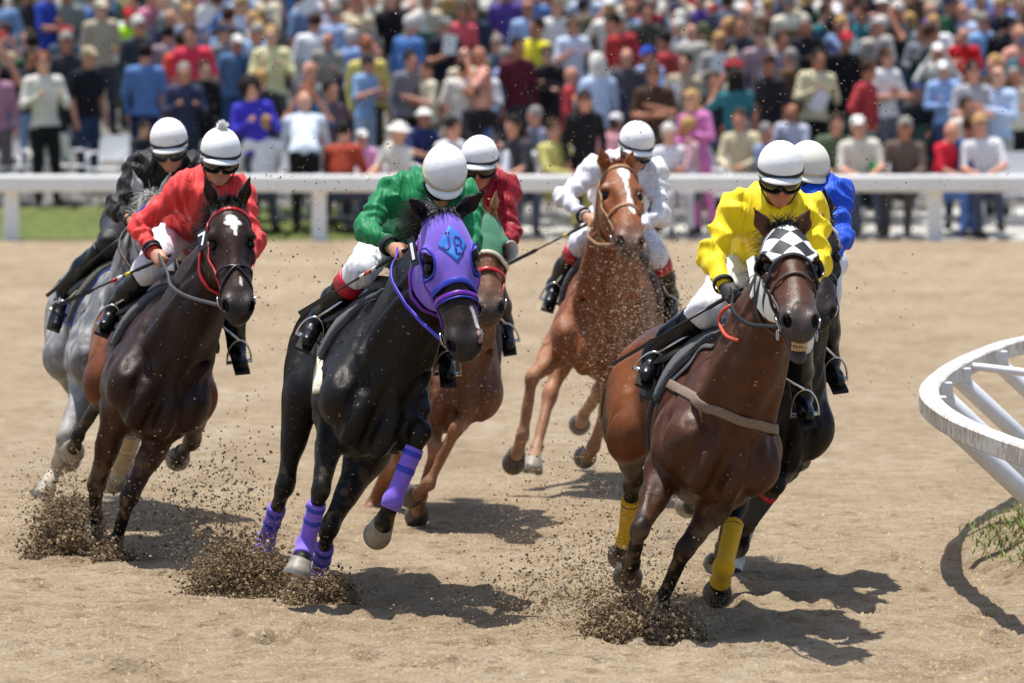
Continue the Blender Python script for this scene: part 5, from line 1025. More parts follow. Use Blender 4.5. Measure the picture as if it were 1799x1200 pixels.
def bench(px_, D_, w, label):
    x = (px_-899.5)*D_/FPX; z = elev(D_); r = empty('bench', (x, D_, z)); tag(r, label, 'bench', 'dark green benches')
    for i in range(4): mb = MB(); mb.box((x, D_-.2+i*.115, z+.43), (w/2, .05, .018)); mb.build('slat', BENCH_M, r)
    for i in range(3): mb = MB(); mb.box((x, D_+.27+i*.025, z+.55+i*.12), (w/2, .016, .05)); mb.build('slat', BENCH_M, r)
    for s in (-1, 0, 1):
        mb = MB(); mb.box((x+s*w*.45, D_-.14, z+.2), (.025, .025, .21)); mb.build('leg', BENCH_M, r); mb = MB(); mb.box((x+s*w*.45, D_+.20, z+.43), (.022, .022, .42)); mb.build('leg', BENCH_M, r)
for a in ((1490, 70.2, 1.9, 'green slatted bench below the black-coated man, front one'), (1500, 71.6, 1.9, 'green slatted bench, second row behind the front one'), (1470, 73., 2.0, 'green slatted bench, third row, partly hidden by legs'), (1290, 70.4, 1.6, 'green slatted bench behind the pink-clad woman')): bench(*a)

PI = math.pi
SK, HA, TO, BO, SH, GL_, HT, FO = range(8)
_pm = {}
def person_mesh(pose, hairk, sleeve):
    key = (pose, hairk, sleeve)
    if key in _pm: return _pm[key]
    P = []; c = lambda *a, k=.03, t=0, q=1., lat=None: P.append(cone(V(*a[0]), V(*a[1]), a[2], a[3], k, t, lat, q)); E = lambda p, r, k=.03, t=0: P.append(ell(V(*p), np.eye(3), r, k, t))
    sit = pose == 'sit'; zo = -.42 if sit else 0.; bend = pose == 'bend'
    lean = .30 if bend else (.06 if sit else 0.); hip = .93+zo; shz = 1.43+zo-(.16 if bend else 0); hy = -lean
    c((0, 0, hip), (0, hy*.5, (hip+shz)/2), .145, .145, k=.06, t=TO, lat=V(0, 1, 0), q=.78); c((0, hy*.5, (hip+shz)/2), (0, hy, shz-.08), .15, .165, k=.06, t=TO, lat=V(0, 1, 0), q=.7)
    c((-.16, hy, shz), (.16, hy, shz), .075, .075, k=.06, t=TO); c((0, hy, shz), (0, hy-.02, shz+.12), .058, .052, k=.03, t=SK)
    hz = shz+.22; hyy = hy-.035; E((0, hyy, hz), (.078, .095, .115), t=SK); E((0, hyy-.03, hz-.07), (.058, .06, .06), t=SK); E((0, hyy-.10, hz-.02), (.014, .02, .028), .01, SK)
    for s in (-1, 1): E((s*.08, hyy+.01, hz-.01), (.012, .02, .03), .01, SK)
    E((0, hyy-.082, hz+.018), (.062, .018, .017), .006, GL_)
    if hairk in ('short', 'long', 'curly'): E((0, hyy+.020, hz+.042), (.092, .102, .108), .012, HA)
    if hairk == 'long':
        for s in (-1, 0, 1): c((s*.05, hyy+.05, hz), (s*.085, hyy+.05, hz-.24), .06, .045, k=.04, t=HA)
    if hairk == 'curly': E((0, hyy+.03, hz+.03), (.135, .13, .135), .03, HA)
    if hairk in ('cap', 'hat'): E((0, hyy+.005, hz+.062), (.09, .108, .075), .008, HT); E((0, hyy+.04, hz-.005), (.082, .075, .08), .02, HA)
    if hairk == 'cap': E((0, hyy-.12, hz+.045), (.068, .065, .012), .01, HT)
    if hairk == 'hat': E((0, hyy, hz+.045), (.17, .18, .014), .012, HT)
    # legs
    for s in (-1, 1):
        h = (s*.09, 0, hip-.02)
        if sit: k_ = (s*.12, -.44, hip+.0); a_ = (s*.12, -.46, hip-.42)
        else: k_ = (s*.10, -.02, .50); a_ = (s*.11, .02, .09)
        c(h, k_, .098, .066, k=.05, t=BO); c(k_, a_, .066, .048, k=.04, t=BO); c((a_[0], a_[1]+.02, a_[2]-.045), (a_[0]+s*.02, a_[1]-.15, a_[2]-.05), .042, .036, k=.02, t=SH)
    # arms
    A = dict(stand=((.25, .02, -.28), (.24, -.06, -.54)), back=((.25, .0, -.28), (.22, -.10, -.52)), fold=((.26, -.05, -.27), (-.04, -.23, -.22)), hold=((.26, -.04, -.27), (.12, -.30, -.16)), phone=((.30, -.16, -.16), (.10, -.20, .17)), sit=((.24, -.10, -.25), (.10, -.34, -.32)), bend=((.24, -.10, -.27), (.14, -.32, -.36)), hip=((.36, .03, -.24), (.20, -.08, -.42)))
    for s in (-1, 1):
        e, w = A.get(pose, A['stand'])
        if pose == 'point': e, w = ((.30, -.2, -.06), (.46, -.42, .02)) if s > 0 else A['stand']
        if pose == 'onehand': e, w = ((.30, -.16, -.18), (.10, -.20, .14)) if s > 0 else A['fold']
        sh = (s*.185, hy, shz-.01); el_ = (s*e[0], hy+e[1], shz+e[2]); wr = (s*w[0], hy+w[1]+(.03*s if pose == 'fold' else 0), shz+w[2]+(.05*s if pose == 'fold' else 0))
        c(sh, el_, .062, .05, k=.035, t=TO); c(el_, wr, .047, .034, k=.02, t=FO)
        d = nrm(V(*wr)-V(*el_)); w_ = V(*wr)+d*.05; P.append(ell(w_, np.array([d, nrm(np.cross(d, V(.3, .9, .1))), nrm(np.cross(d, np.cross(d, V(.3, .9, .1))))]), (.055, .04, .024), .02, SK))
        for f in range(4): q = w_+nrm(np.cross(d, V(.3, .9, .1)))*(.026-.017*f); P.append(cone(q+d*.03, q+d*.085+V(0, -.012, -.012), .0105, .009, .01, SK))
    Pm, Q = sdf_mesh(P, .028, smooth=1)
    dd = np.stack([p.f(Pm[:, 0], Pm[:, 1], Pm[:, 2]) for p in P]); tg = np.array([p.tag for p in P])[np.argmin(dd, 0)]
    hb_ = (np.abs(Pm[:, 0]) < .24) & np.isin(tg, (TO, BO)); tg = np.where(hb_, np.where((Pm[:, 2] > hip-.03) & ((Pm[:, 1] > -.2) | (not sit)), TO, BO), tg)
    me = mesh_np('body', Pm, Q)
    for _ in range(8): me.materials.append(None)
    me.polygons.foreach_set('material_index', tg[Q[:, 0]].astype(np.int32)); me.update()
    _pm[key] = me; return me
CM = {}
def cm(hexc, rough=.8):
    if hexc not in CM: CM[hexc] = mat('cloth_'+hexc.strip('#'), hexc, rough, .25, noise=.16, nscale=14, bump=.5, bscale=13, bdist=.03)
    return CM[hexc]
SKT = ['#d6a48c', '#cf967f', '#c98f76', '#b57c62', '#6a4535', '#dcae98']; HRT = dict(dark='#1c1613', brown='#3e2a1d', blond='#b8935c', grey='#8f8a84', white='#d4d0c8', red='#7c4526', bald='#b57c66')
crowd_n = []
def person(hx, hy, top, hairk='short', hairc='brown', pose='stand', bottom='#2a2f3a', hat='#e8e8e6', sleeve=1, desc='', rz=None, skin=None, dD=0., sc=None, label=None):
    rg = np.random.default_rng(int(hx*7+hy*131) & 0xffff); sc = sc or rg.uniform(.9, 1.08)
    hh = {'sit': 1.23, 'bend': 1.49}.get(pose, 1.65)*sc
    Ds = np.linspace(67.95, 96, 1200); ys = np.array([8+(CAM_H-elev(d)-hh)*FPX/d for d in Ds]); D = float(Ds[np.argmin(np.abs(ys-hy))])+dD
    x = (hx-899.5)*D/FPX; me = person_mesh(pose, hairk, sleeve); o = bpy.data.objects.new('person', me); COL.objects.link(o)
    o.location = (x, D, elev(D)); turn = rg.uniform(); o.rotation_euler = (rg.normal(0, .05), rg.normal(0, .05), ((rg.normal(0, .5) if turn < .55 else rg.choice((-1, 1))*rg.uniform(.8, 1.7) if turn < .82 else PI+rg.normal(0, .4)) if rz is None else rz)); o.scale = (sc, sc, sc)
    sk = skin or SKT[rg.integers(0, 4)]; mats = [cm(sk, .5), cm(HRT.get(hairc, hairc)), cm(top), cm(bottom), cm('#2b2624'), cm('#1b1918' if rg.uniform() < .5 else sk, .3), cm(hat), cm(top if sleeve else sk)]
    for s, m_ in zip(o.material_slots, mats): s.link = 'OBJECT'; s.material = m_
    tag(o, label or desc, 'person', 'spectators behind the fence'); crowd_n.append((hx, hy, desc)); o['_d'] = D
    del o['_d']; return o
W, NV, BK, DN, LB = '#dfe0e2', '#1d2438', '#17171b', '#5a7ba8', '#8fb0d8'
rows = [
 (22, -4, '#6d8cb4', 'cap', 'brown', 'back', '#39598c', '#b02a2a', 1, 'spectator with back turned in faded blue denim shirt and red cap, top left corner', PI),
 (86, -16, '#2c45a8', 'short', 'dark', 'fold', BK, W, 0, 'spectator in royal blue polo and black trousers at the top left', None),
 (120, -12, '#7d8a82', 'short', 'grey', 'stand', '#3a3a3a', W, 0, 'spectator in grey-green striped shirt right of the royal blue polo', None),
 (160, -6, '#5f7fb0', 'short', 'brown', 'back', NV, W, 1, 'spectator in denim-blue shirt with dark strap, left of the neon tee', 2.6),
 (186, 14, '#b8aa90', 'cap', 'grey', 'stand', '#40404a', '#cfc4ac', 0, 'spectator in beige cap just behind the neon tee', None),
 (206, 22, W, 'short', 'red', 'stand', DN, W, 0, 'pink-faced spectator in white sleeveless top beside the neon tee', None),
 (229, 30, '#b7ef2a', 'cap', 'brown', 'fold', '#3b4a3a', '#b5202c', 0, 'spectator in neon yellow-green tee and red cap', .3),
 (250, 44, '#33404a', 'short', 'white', 'stand', '#2a2a2a', W, 1, 'white-haired spectator in dark green-striped shirt right of the neon tee', None),
 (276, 18, LB, 'short', 'grey', 'stand', '#4a4a52', W, 1, 'spectator in pale blue shirt above the neon tee', None),
 (305, 30, '#2f3a55', 'bald', 'bald', 'stand', '#3a3a42', W, 1, 'bald spectator in dark blue shirt, upper left', None),
 (290, 60, '#8a7a84', 'short', 'dark', 'stand', '#3a3a42', W, 0, 'dark-haired spectator in mauve-grey top near the coral tops', None),
 (356, 22, '#8c8ea8', 'long', 'blond', 'hold', '#3a3f52', W, 1, 'blonde spectator in patterned lilac shirt above the coral tops', None),
 (357, 60, '#e23a52', 'short', 'brown', 'stand', '#51324a', W, 0, 'brown-haired spectator in coral pink strapped top', None),
 (315, 74, '#e8513a', 'short', 'dark', 'stand', '#3a3a42', W, 0, 'dark-haired spectator in orange-coral top', None),
 (403, 76, '#53789f', 'cap', 'dark', 'stand', '#35557f', '#e6e2da', 1, 'man in pale cap and open denim jacket over grey tee', None),
 (50, 104, NV, 'short', 'dark', 'point', '#88a6c8', W, 0, 'man in navy tee reaching one arm across, pale jeans', .5),
 (84, 110, '#d5d2c8', 'short', 'red', 'hold', BK, W, 1, 'red-blond spectator in white jacket and black trousers', .3),
 (128, 74, '#35353c', 'short', 'grey', 'stand', '#333', W, 1, 'grey-haired spectator in charcoal shirt behind the black polo man', None),
 (155, 98, '#16181f', 'cap', 'grey', 'stand', '#2c3d5c', '#b3a184', 0, 'man in tan cap and black polo, jeans, far left', .8),
 (255, 92, '#5a7db5', 'short', 'dark', 'back', '#1f2a50', W, 1, 'broad-backed spectator in blue denim shirt facing away', PI),
 (325, 128, '#3a3f5c', 'short', 'grey', 'hold', '#30354a', W, 1, 'grey-haired woman in navy cardigan over white top', .2),
 (352, 122, BK, 'short', 'brown', 'stand', BK, W, 1, 'short-haired man in black jacket beside the navy cardigan', None),
 (3, 122, '#a97a92', 'short', 'brown', 'stand', '#6a5a66', W, 1, 'spectator in mauve top cut by the left edge', None),
 (268, 192, '#b9c9e8', 'short', 'blond', 'sit', '#33456a', W, 1, 'fair-haired child in pale blue plaid sitting behind the black-jacketed jockey', None),
 (238, 226, '#2a2830', 'short', 'dark', 'sit', '#2a2830', W, 0, 'dark-haired child in black left of the blue plaid child', .8),
 (440, 52, '#9fc0e0', 'short', 'blond', 'stand', '#40506a', W, 1, 'spectator in sky-blue shirt right of the denim jacket man', None),
 (483, 62, '#d8d3a2', 'short', 'blond', 'hold', '#5a5a52', W, 1, 'blond spectator in pale yellow sweater', 0),
 (455, 60, '#7486a0', 'short', 'grey', 'stand', '#40404a', W, 1, 'tanned spectator in slate shirt left of the yellow sweater', None),
 (505, 14, '#55585a', 'short', 'brown', 'point', '#40404a', W, 0, 'man in grey tee stretching out an arm above the yellow sweater', 0),
 (545, 40, '#e6e6e8', 'short', 'brown', 'back', '#777', W, 1, 'spectator in bright white shirt facing away, upper middle left', PI),
 (566, 70, '#97968c', 'bald', 'bald', 'hold', '#7d7a6c', W, 1, 'ruddy bald man in khaki grey jacket', 0),
 (585, 24, '#9fb4d6', 'short', 'grey', 'stand', '#40404a', W, 1, 'grey-haired spectator in light blue shirt behind the khaki jacket', None),
 (668, -6, '#d9d6c6', 'short', 'brown', 'phone', '#8a8878', W, 1, 'spectator in cream sweater with both hands up, top edge', 0),
 (626, 66, '#8fa9dd', 'short', 'white', 'back', '#2d3a55', W, 0, 'white-haired spectator in periwinkle tee seen from the side', 2.2),
 (656, 84, '#d8c870', 'short', 'red', 'stand', '#4a4a3a', W, 1, 'red-haired spectator in yellow top with sunglasses', None),
 (708, 44, '#4f78b5', 'short', 'white', 'back', '#4a5a7a', W, 1, 'old white-haired man in denim-blue shirt, side on', 2.4),
 (800, 22, '#e8616a', 'short', 'brown', 'stand', '#40404a', W, 0, 'spectator in salmon pink top behind the grey-capped man', None),
 (776, 46, '#1d212e', 'cap', 'grey', 'hold', '#23242c', '#7d7d78', 0, 'man in grey cap and black polo with folded paper', .4),
 (868, 4, '#eda60e', 'short', 'dark', 'fold', '#caa01c', W, 1, 'spectator in golden yellow jacket over dark red shirt', 0),
 (830, 18, '#303a4e', 'short', 'brown', 'stand', '#2a2a33', W, 1, 'man in slate navy jacket left of the golden yellow jacket', None),
 (540, 162, '#2f6a94', 'short', 'red', 'phone', '#e6e8ee', W, 0, 'woman in teal tank top holding both hands to her head', 0),
 (538, 214, '#d5e2ee', 'bald', 'white', 'bend', BK, '#e8edf2', 1, 'stooping spectator in pale blue-white sweatshirt and black trousers', PI),
 (468, 170, '#4038b8', 'curly', 'dark', 'hold', '#4a4a5a', W, 1, 'curly-haired woman in violet jacket with magenta collar', .3),
 (540, 122, '#6f7074', 'bald', 'bald', 'stand', '#4a4a52', W, 1, 'bald man behind the woman in the teal tank top', None),
 (640, 112, '#8fb2dc', 'cap', 'dark', 'hold', '#a9c0d8', '#1d2430', 0, 'man in dark cap and sky-blue tee with pale jeans', .9),
 (712, 106, '#77777f', 'short', 'dark', 'stand', BK, W, 1, 'goateed man in grey long-sleeved shirt and black trousers', .6),
 (840, 118, '#ececee', 'short', 'blond', 'hold', '#c8ccd8', W, 1, 'blonde woman in white jacket above the maroon jockey', 0),
 (818, 168, '#1c1a1e', 'short', 'brown', 'bend', BK, W, 1, 'brown-haired spectator in black jacket stooping above the maroon jockey', .5),
 (760, 122, '#d3c9ae', 'short', 'brown', 'hold', '#7a6a52', W, 0, 'spectator in beige blouse right of the goateed man', None),
 (735, 206, '#2e3a6a', 'hat', 'brown', 'sit', '#2a2a3a', '#e8e4dc', 0, 'seated spectator in white sun hat and navy top', .5),
 (636, 242, '#e39ac2', 'cap', 'brown', 'sit', '#d88ab0', '#ece8e2', 0, 'seated child in white cap and pink shirt', .4),
 (775, 232, '#eceaea', 'short', 'dark', 'sit', '#d8d8da', W, 0, 'seated dark-haired spectator in white tee leaning over', .9),
 (882, 100, '#9db6e2', 'short', 'grey', 'stand', '#3b4560', W, 1, 'grey-haired spectator in pale blue shirt beside the white jacket woman', None),
 (590, 158, '#5a4a50', 'short', 'dark', 'stand', '#3a3a3a', W, 0, 'bearded man in dark plum shirt right of the teal tank top', None),
 (912, 82, '#5e1f2c', 'short', 'dark', 'stand', '#30384a', W, 1, 'man in burgundy track jacket with blue lining', .5),
 (970, 96, '#211c20', 'short', 'dark', 'fold', '#2a2a30', W, 1, 'black-haired spectator in black jacket over pink shirt', 0),
 (925, 48, '#e8d836', 'short', 'dark', 'stand', '#4a4a3a', W, 1, 'dark-haired spectator in lemon yellow shirt', None),
 (1014, 46, '#d3def0', 'short', 'brown', 'hold', '#7c97c0', W, 0, 'brown-haired spectator in white and light blue tee', .3),
 (936, 14, '#a3bbe2', 'bald', 'bald', 'stand', '#40404a', W, 1, 'bald man in pale blue shirt above the lemon shirt', None),
 (982, 12, '#e2ddd4', 'cap', 'brown', 'stand', '#40404a', '#6b5442', 0, 'spectator in brown cap and off-white top, upper middle', None),
 (1022, 8, '#6d6350', 'cap', 'dark', 'stand', '#40404a', '#33383f', 1, 'spectator in dark cap and olive-brown jacket, upper middle', None),
 (1074, 40, '#a8302e', 'short', 'dark', 'stand', '#40404a', W, 0, 'dark-haired spectator in brick red top, upper middle', None),
 (1145, 22, '#3f423c', 'short', 'dark', 'stand', '#40404a', W, 1, 'dark-haired man in charcoal olive shirt, above the knit cap', .4),
 (1104, 100, '#4b4a50', 'bald', 'bald', 'stand', '#3a3a42', W, 1, 'bald man in dark grey shirt left of the blue cap', None),
 (1150, 96, '#a9bce8', 'cap', 'brown', 'hold', '#4a5a8a', '#2a4ab0', 1, 'spectator in blue cap and pale blue jacket', -.7),
 (1156, 130, '#4a3528', 'short', 'brown', 'fold', '#55483c', W, 0, 'spectator in chocolate brown tee with arms folded', 0),
 (1074, 138, '#2a2f48', 'cap', 'dark', 'fold', '#2a2a33', '#8a8f98', 1, 'spectator in grey knit cap and navy shirt', 0),
 (1186, 110, '#b1a286', 'short', 'dark', 'hold', '#4a63a0', W, 1, 'dark-haired spectator in khaki jacket, right of the brown tee', -.4),
 (1225, 56, '#b9b4a8', 'bald', 'bald', 'stand', '#40404a', W, 1, 'bald man in stone grey shirt, upper right of middle', None),
 (1256, 72, '#a6a49c', 'short', 'blond', 'hold', '#3f5a8c', W, 1, 'fair-haired man in grey shirt holding white papers', None),
 (1290, 30, '#564a48', 'short', 'brown', 'stand', '#40404a', W, 1, 'spectator in brown shirt behind the white papers', None),
 (1316, 44, '#3a3b44', 'short', 'brown', 'hold', '#40589a', W, 1, 'spectator in black jacket with light blue shirt front', 0),
 (1344, 62, '#a58d92', 'short', 'brown', 'stand', '#40404a', W, 1, 'spectator in dusty pink shirt left of the brown jacket', None),
 (1030, 196, '#19181c', 'long', 'dark', 'stand', BK, W, 1, 'dark-haired woman in black top behind the white jockey', .3),
 (962, 202, '#777c90', 'short', 'grey', 'sit', '#5a5a62', W, 1, 'grey-haired spectator in blue-grey hooded top', None),
 (982, 250, '#cfc678', 'short', 'brown', 'sit', '#b9b46e', W, 1, 'seated spectator in khaki yellow jacket left of the white jockey', .7),
 (1066, 214, '#c98d96', 'cap', 'brown', 'sit', '#4a3a42', '#e6dfe0', 0, 'spectator in red and white cap and pink top above the white jockey', None),
 (1240, 200, '#c877b0', 'long', 'blond', 'fold', '#d67ab6', W, 1, 'blonde woman in pink top and pink trousers', -.6),
 (1276, 236, '#3a3238', 'short', 'red', 'sit', '#3a3238', W, 0, 'ginger child in dark clothes beside the pink woman', None),
 (1312, 210, '#cfc5a2', 'short', 'brown', 'sit', '#8a8268', W, 1, 'spectator in cream jacket left of the yellow jockey', -.3),
 (1182, 250, '#e4e4ea', 'short', 'white', 'sit', '#c8c8d0', W, 1, 'spectator in white coat seated right of the white jockey', .2),
 (1370, 72, '#8d8a96', 'short', 'brown', 'stand', '#40404a', W, 1, 'tanned spectator in lilac-grey shirt, upper right', None),
 (1362, 112, '#2c2a2e', 'short', 'brown', 'stand', '#2c2a2e', W, 0, 'spectator in black top left of the brown jacket', None),
 (1391, 102, '#5e4228', 'short', 'grey', 'stand', '#33291f', W, 1, 'grey-haired spectator in brown jacket, right of middle', None),
 (1424, 104, '#d3cba8', 'short', 'dark', 'hold', BK, W, 1, 'black-haired spectator in cream sleeves and dark vest', .3),
 (1420, 46, '#26272c', 'short', 'grey', 'onehand', '#26272c', W, 1, 'grey-haired man in black shirt raising a hand, upper right', 0),
 (1468, 72, '#15151a', 'cap', 'brown', 'stand', '#15151a', '#b82030', 1, 'man in red cap and long black coat with violet lining', .2),
 (1492, 44, '#2a3fbf', 'short', 'blond', 'hold', '#40404a', W, 1, 'fair-haired spectator in cobalt blue shirt holding a white sheet', None),
 (1530, 50, '#c7bfae', 'short', 'grey', 'stand', '#60605a', W, 1, 'grey-haired spectator in beige shirt, upper right', None),
 (1556, 44, '#b0aaa4', 'short', 'white', 'stand', '#50505a', W, 1, 'white-haired spectator in warm grey shirt above the long-haired woman', None),
 (1563, 100, '#e8e6e4', 'long', 'brown', 'fold', '#6a6d74', W, 0, 'woman with long brown hair in white tank, arms folded', .7),
 (1617, 82, '#1c3a33', 'short', 'dark', 'stand', '#20302c', W, 1, 'black-haired spectator in dark green jacket', -.3),
 (1646, 92, '#d8d4cc', 'cap', 'dark', 'phone', '#40404a', '#f0f0ee', 1, 'spectator in white cap shading the eyes with hands', 0),
 (1670, 122, '#9dbcec', 'cap', 'dark', 'fold', '#4a5a80', '#f0f0f0', 1, 'spectator in white cap and powder blue shirt', 0),
 (1695, 62, '#c01820', 'bald', 'bald', 'fold', '#40404a', W, 1, 'balding man in scarlet shirt, upper right', -.3),
 (1736, 38, '#8fc0ee', 'short', 'grey', 'stand', '#40404a', W, 1, 'grey-haired spectator in light blue shirt, upper right corner', None),
 (1762, 40, '#222328', 'cap', 'dark', 'back', '#222328', '#3a3f46', 1, 'broad spectator in black jacket facing away at the right', 2.6),
 (1716, 126, '#a9aab0', 'short', 'dark', 'fold', '#1e1f26', W, 0, 'dark-haired man in grey tee, arms folded, black trousers', .2),
 (1616, 160, '#2c2d33', 'cap', 'dark', 'sit', '#24252c', '#2a3560', 1, 'man in navy cap and charcoal shirt sitting at the right', .1),
 (1680, 188, '#d5d1c2', 'short', 'dark', 'bend', '#4a4a52', W, 1, 'dark-haired spectator in white jacket leaning forward at the right', .4),
 (1772, 178, '#99308f', 'short', 'brown', 'fold', '#7a4a86', W, 1, 'brown-haired woman in magenta shirt holding a baby, right edge', -.2),
 (1645, 248, '#d02238', 'bald', 'grey', 'sit', '#5a7fc0', W, 0, 'seated balding man in red polo and blue jeans behind the rail', .9),
 (1386, 196, '#c6c8da', 'bald', 'bald', 'sit', '#4a4a60', W, 1, 'bald spectator in pale grey shirt behind the yellow jockey', -.3),
 (1790, 168, '#e2a6b6', 'bald', 'blond', 'sit', '#e2a6b6', W, 0, 'baby in pale pink held at the right edge', None),
 (1545, 292, '#3a8a4a', 'bald', 'blond', 'sit', '#3a3a4a', W, 0, 'small child in green behind the rail at the right', None),
 (1585, 262, '#6a5a50', 'short', 'grey', 'sit', '#4a4a4a', W, 1, 'grey-haired spectator in taupe coat left of the red polo', -.2),
]
for r_ in rows:
    hx, hy, top, hk, hc, ps_, bt, ht, sl, ds, rz = r_
    kw = dict(sc=.62) if ('child' in ds or 'baby' in ds) else {}
    if 'child' in ds: kw = dict(sc=.8)
    person(hx, hy, top, hk, hc, ps_, bt if len(bt) > 4 else '#333333', ht, sl, ds, rz, **kw)
# people filling the rows between and behind them
rg = np.random.default_rng(77); named = list(crowd_n)
TOPS = [('light blue', '#9ab6e0'), ('white', '#e4e4e6'), ('navy', '#20283f'), ('black', '#1a1a1e'), ('grey', '#84868c'), ('beige', '#cbbd9f'), ('red', '#a8343a'), ('denim blue', '#5d80b4'), ('pink', '#d98aa2'), ('brown', '#5b4230'), ('olive', '#5a5c3c'), ('cream', '#dfd8c0'), ('teal', '#2d7078'), ('purple', '#5c4390'), ('salmon', '#df9f8c'), ('forest green', '#24503a'), ('pale blue', '#b8cbe6'), ('off-white', '#d6d4cf'), ('charcoal', '#303136'), ('stone', '#a8a49a'), ('slate', '#4e596c'), ('sand', '#bfae8e'), ('ivory', '#e6e2d6'), ('steel blue', '#7690b4'), ('bright white', '#ececec'), ('cloud grey', '#c4c6ca'), ('ice blue', '#cfdcee'), ('buff', '#d9cdb2')]
used = set(); k = 0
for hy0 in (-26, -16, -6, 5, 17, 30, 45, 62, 84, 106, 128):
    hx = -20+rg.uniform(0, 30)
    while hx < 1830:
        hy = hy0+rg.uniform(-15, 15)
        if not (hx < 450 and hy > 95) and all((abs(hx-a) > 25) or (abs(hy-b) > (14 if hy < 62 else 17)) for a, b, _ in crowd_n) and not any(abs(hx-a) < 36 and 0 < hy-b < 70 for a, b, _ in named):
            ref = min(named, key=lambda n_: math.hypot(n_[0]-hx, (n_[1]-hy)*1.3)); side = ('right of' if hx > ref[0] else 'left of') if abs(hx-ref[0]) > 1.2*abs(hy-ref[1]) else ('below' if hy > ref[1] else 'behind')
            ok = False
            for _ in range(30):
                tn, tc = TOPS[rg.integers(0, len(TOPS))]; hk = rg.choice(['short', 'short', 'short', 'long', 'cap', 'bald', 'hat']); hc = rg.choice(['dark', 'brown', 'brown', 'blond', 'grey', 'white'])
                hd = {'cap': 'capped', 'bald': 'bald', 'hat': 'sun-hatted', 'long': 'long-haired '+hc}.get(str(hk), str(hc)+'-haired')
                short = ' '.join(ref[2].replace(',', '').split()[:7]); lab = f'{hd} one in {tn}, {side} the {short}'
                if lab not in used: ok = True; break
            if not ok: hx += 20; continue
            used.add(lab); k += 1
            person(hx, hy, tc, str(hk), str(hc), str(rg.choice(['stand', 'stand', 'hold', 'fold', 'phone', 'onehand', 'hip'])), str(rg.choice(['#2a2f3a', '#5a74a4', '#1c1c20', '#8a8270', '#a8a8a4', '#4a5f8c'])), str(rg.choice(['#e6e4e0', '#2a3550', '#8a2028', '#c8b894'])), int(rg.integers(0, 2)), lab, None)
            hx += rg.uniform(24, 62)
        else: hx += 9
# people sitting low behind the fence
for hx, hy, tc, tn, hk, hc, place in ((455, 238, '#e2e2e4', 'white', 'short', 'blond', 'just right of the pompom helmet'), (600, 236, '#a8442e', 'rust', 'short', 'dark', 'left of the pink-shirted child'), (690, 240, '#dcd8cc', 'ivory', 'hat', 'grey', 'right of the pink-shirted child'), (905, 244, '#d8dce6', 'pale', 'short', 'brown', 'right of the maroon jockey'), (935, 226, '#3a3a40', 'charcoal', 'long', 'dark', 'above the white chairs right of the maroon jockey'), (1215, 256, '#c9a0a8', 'rose', 'short', 'blond', 'below the blonde pink woman'), (1345, 232, '#7f8fae', 'steel blue', 'short', 'grey', 'left of the yellow jockey helmet'), (1455, 214, '#5b6b50', 'sage', 'short', 'brown', 'above the blue jockey'), (1520, 224, '#d9d2c2', 'cream', 'cap', 'brown', 'on the green benches'), (1700, 246, '#2f4a8a', 'blue', 'short', 'brown', 'right of the red polo'), (1740, 236, '#e0e0e2', 'white', 'short', 'blond', 'near the right edge by the magenta shirt')):
    person(hx, hy, tc, hk, hc, 'sit', '#4a5266', '#e6e2da', 0, f'seated spectator in {tn} top {place}', None)
print('CROWD', len(crowd_n), k)
# sheets of paper and programmes in hands
PAPER = mat('paper_white', '#ececea', .7)
for px_, py_, D_, rz, lb in ((365, 24, 77.6, .5, 'white paper held up near the top left, above the coral tops'), (540, 10, 78., .9, 'white programme in the outstretched hand, upper left of middle'), (1262, 110, 73.6, .2, 'white papers held by the fair-haired man in grey'), (1300, 108, 74.6, -.6, 'folded white sheet in front of the black jacket'), (1495, 82, 75., .8, 'bright white sheet in front of the cobalt blue shirt'), (790, 78, 74.6, .1, 'folded white paper at the grey-capped man\'s chest'), (1440, 178, 71.0, .5, 'pale programme in the hand below the cream sleeves'), (1185, 162, 71.3, .3, 'crumpled white paper below the khaki jacket')):
    mb = MB(); c = at(px_, py_, D_); R = Matrix.Rotation(rz, 3, 'Y'); R = np.array(R); mb.add([c+R@V(x, y, z) for y in (0, .004) for x, z in ((-.09, -.13), (.09, -.13), (.09, .13), (-.09, .13))], [(3, 2, 1, 0), (4, 5, 6, 7), (0, 1, 5, 4), (1, 2, 6, 5), (2, 3, 7, 6), (3, 0, 4, 7)]); tag(mb.build('paper_sheet', PAPER), lb, 'paper')
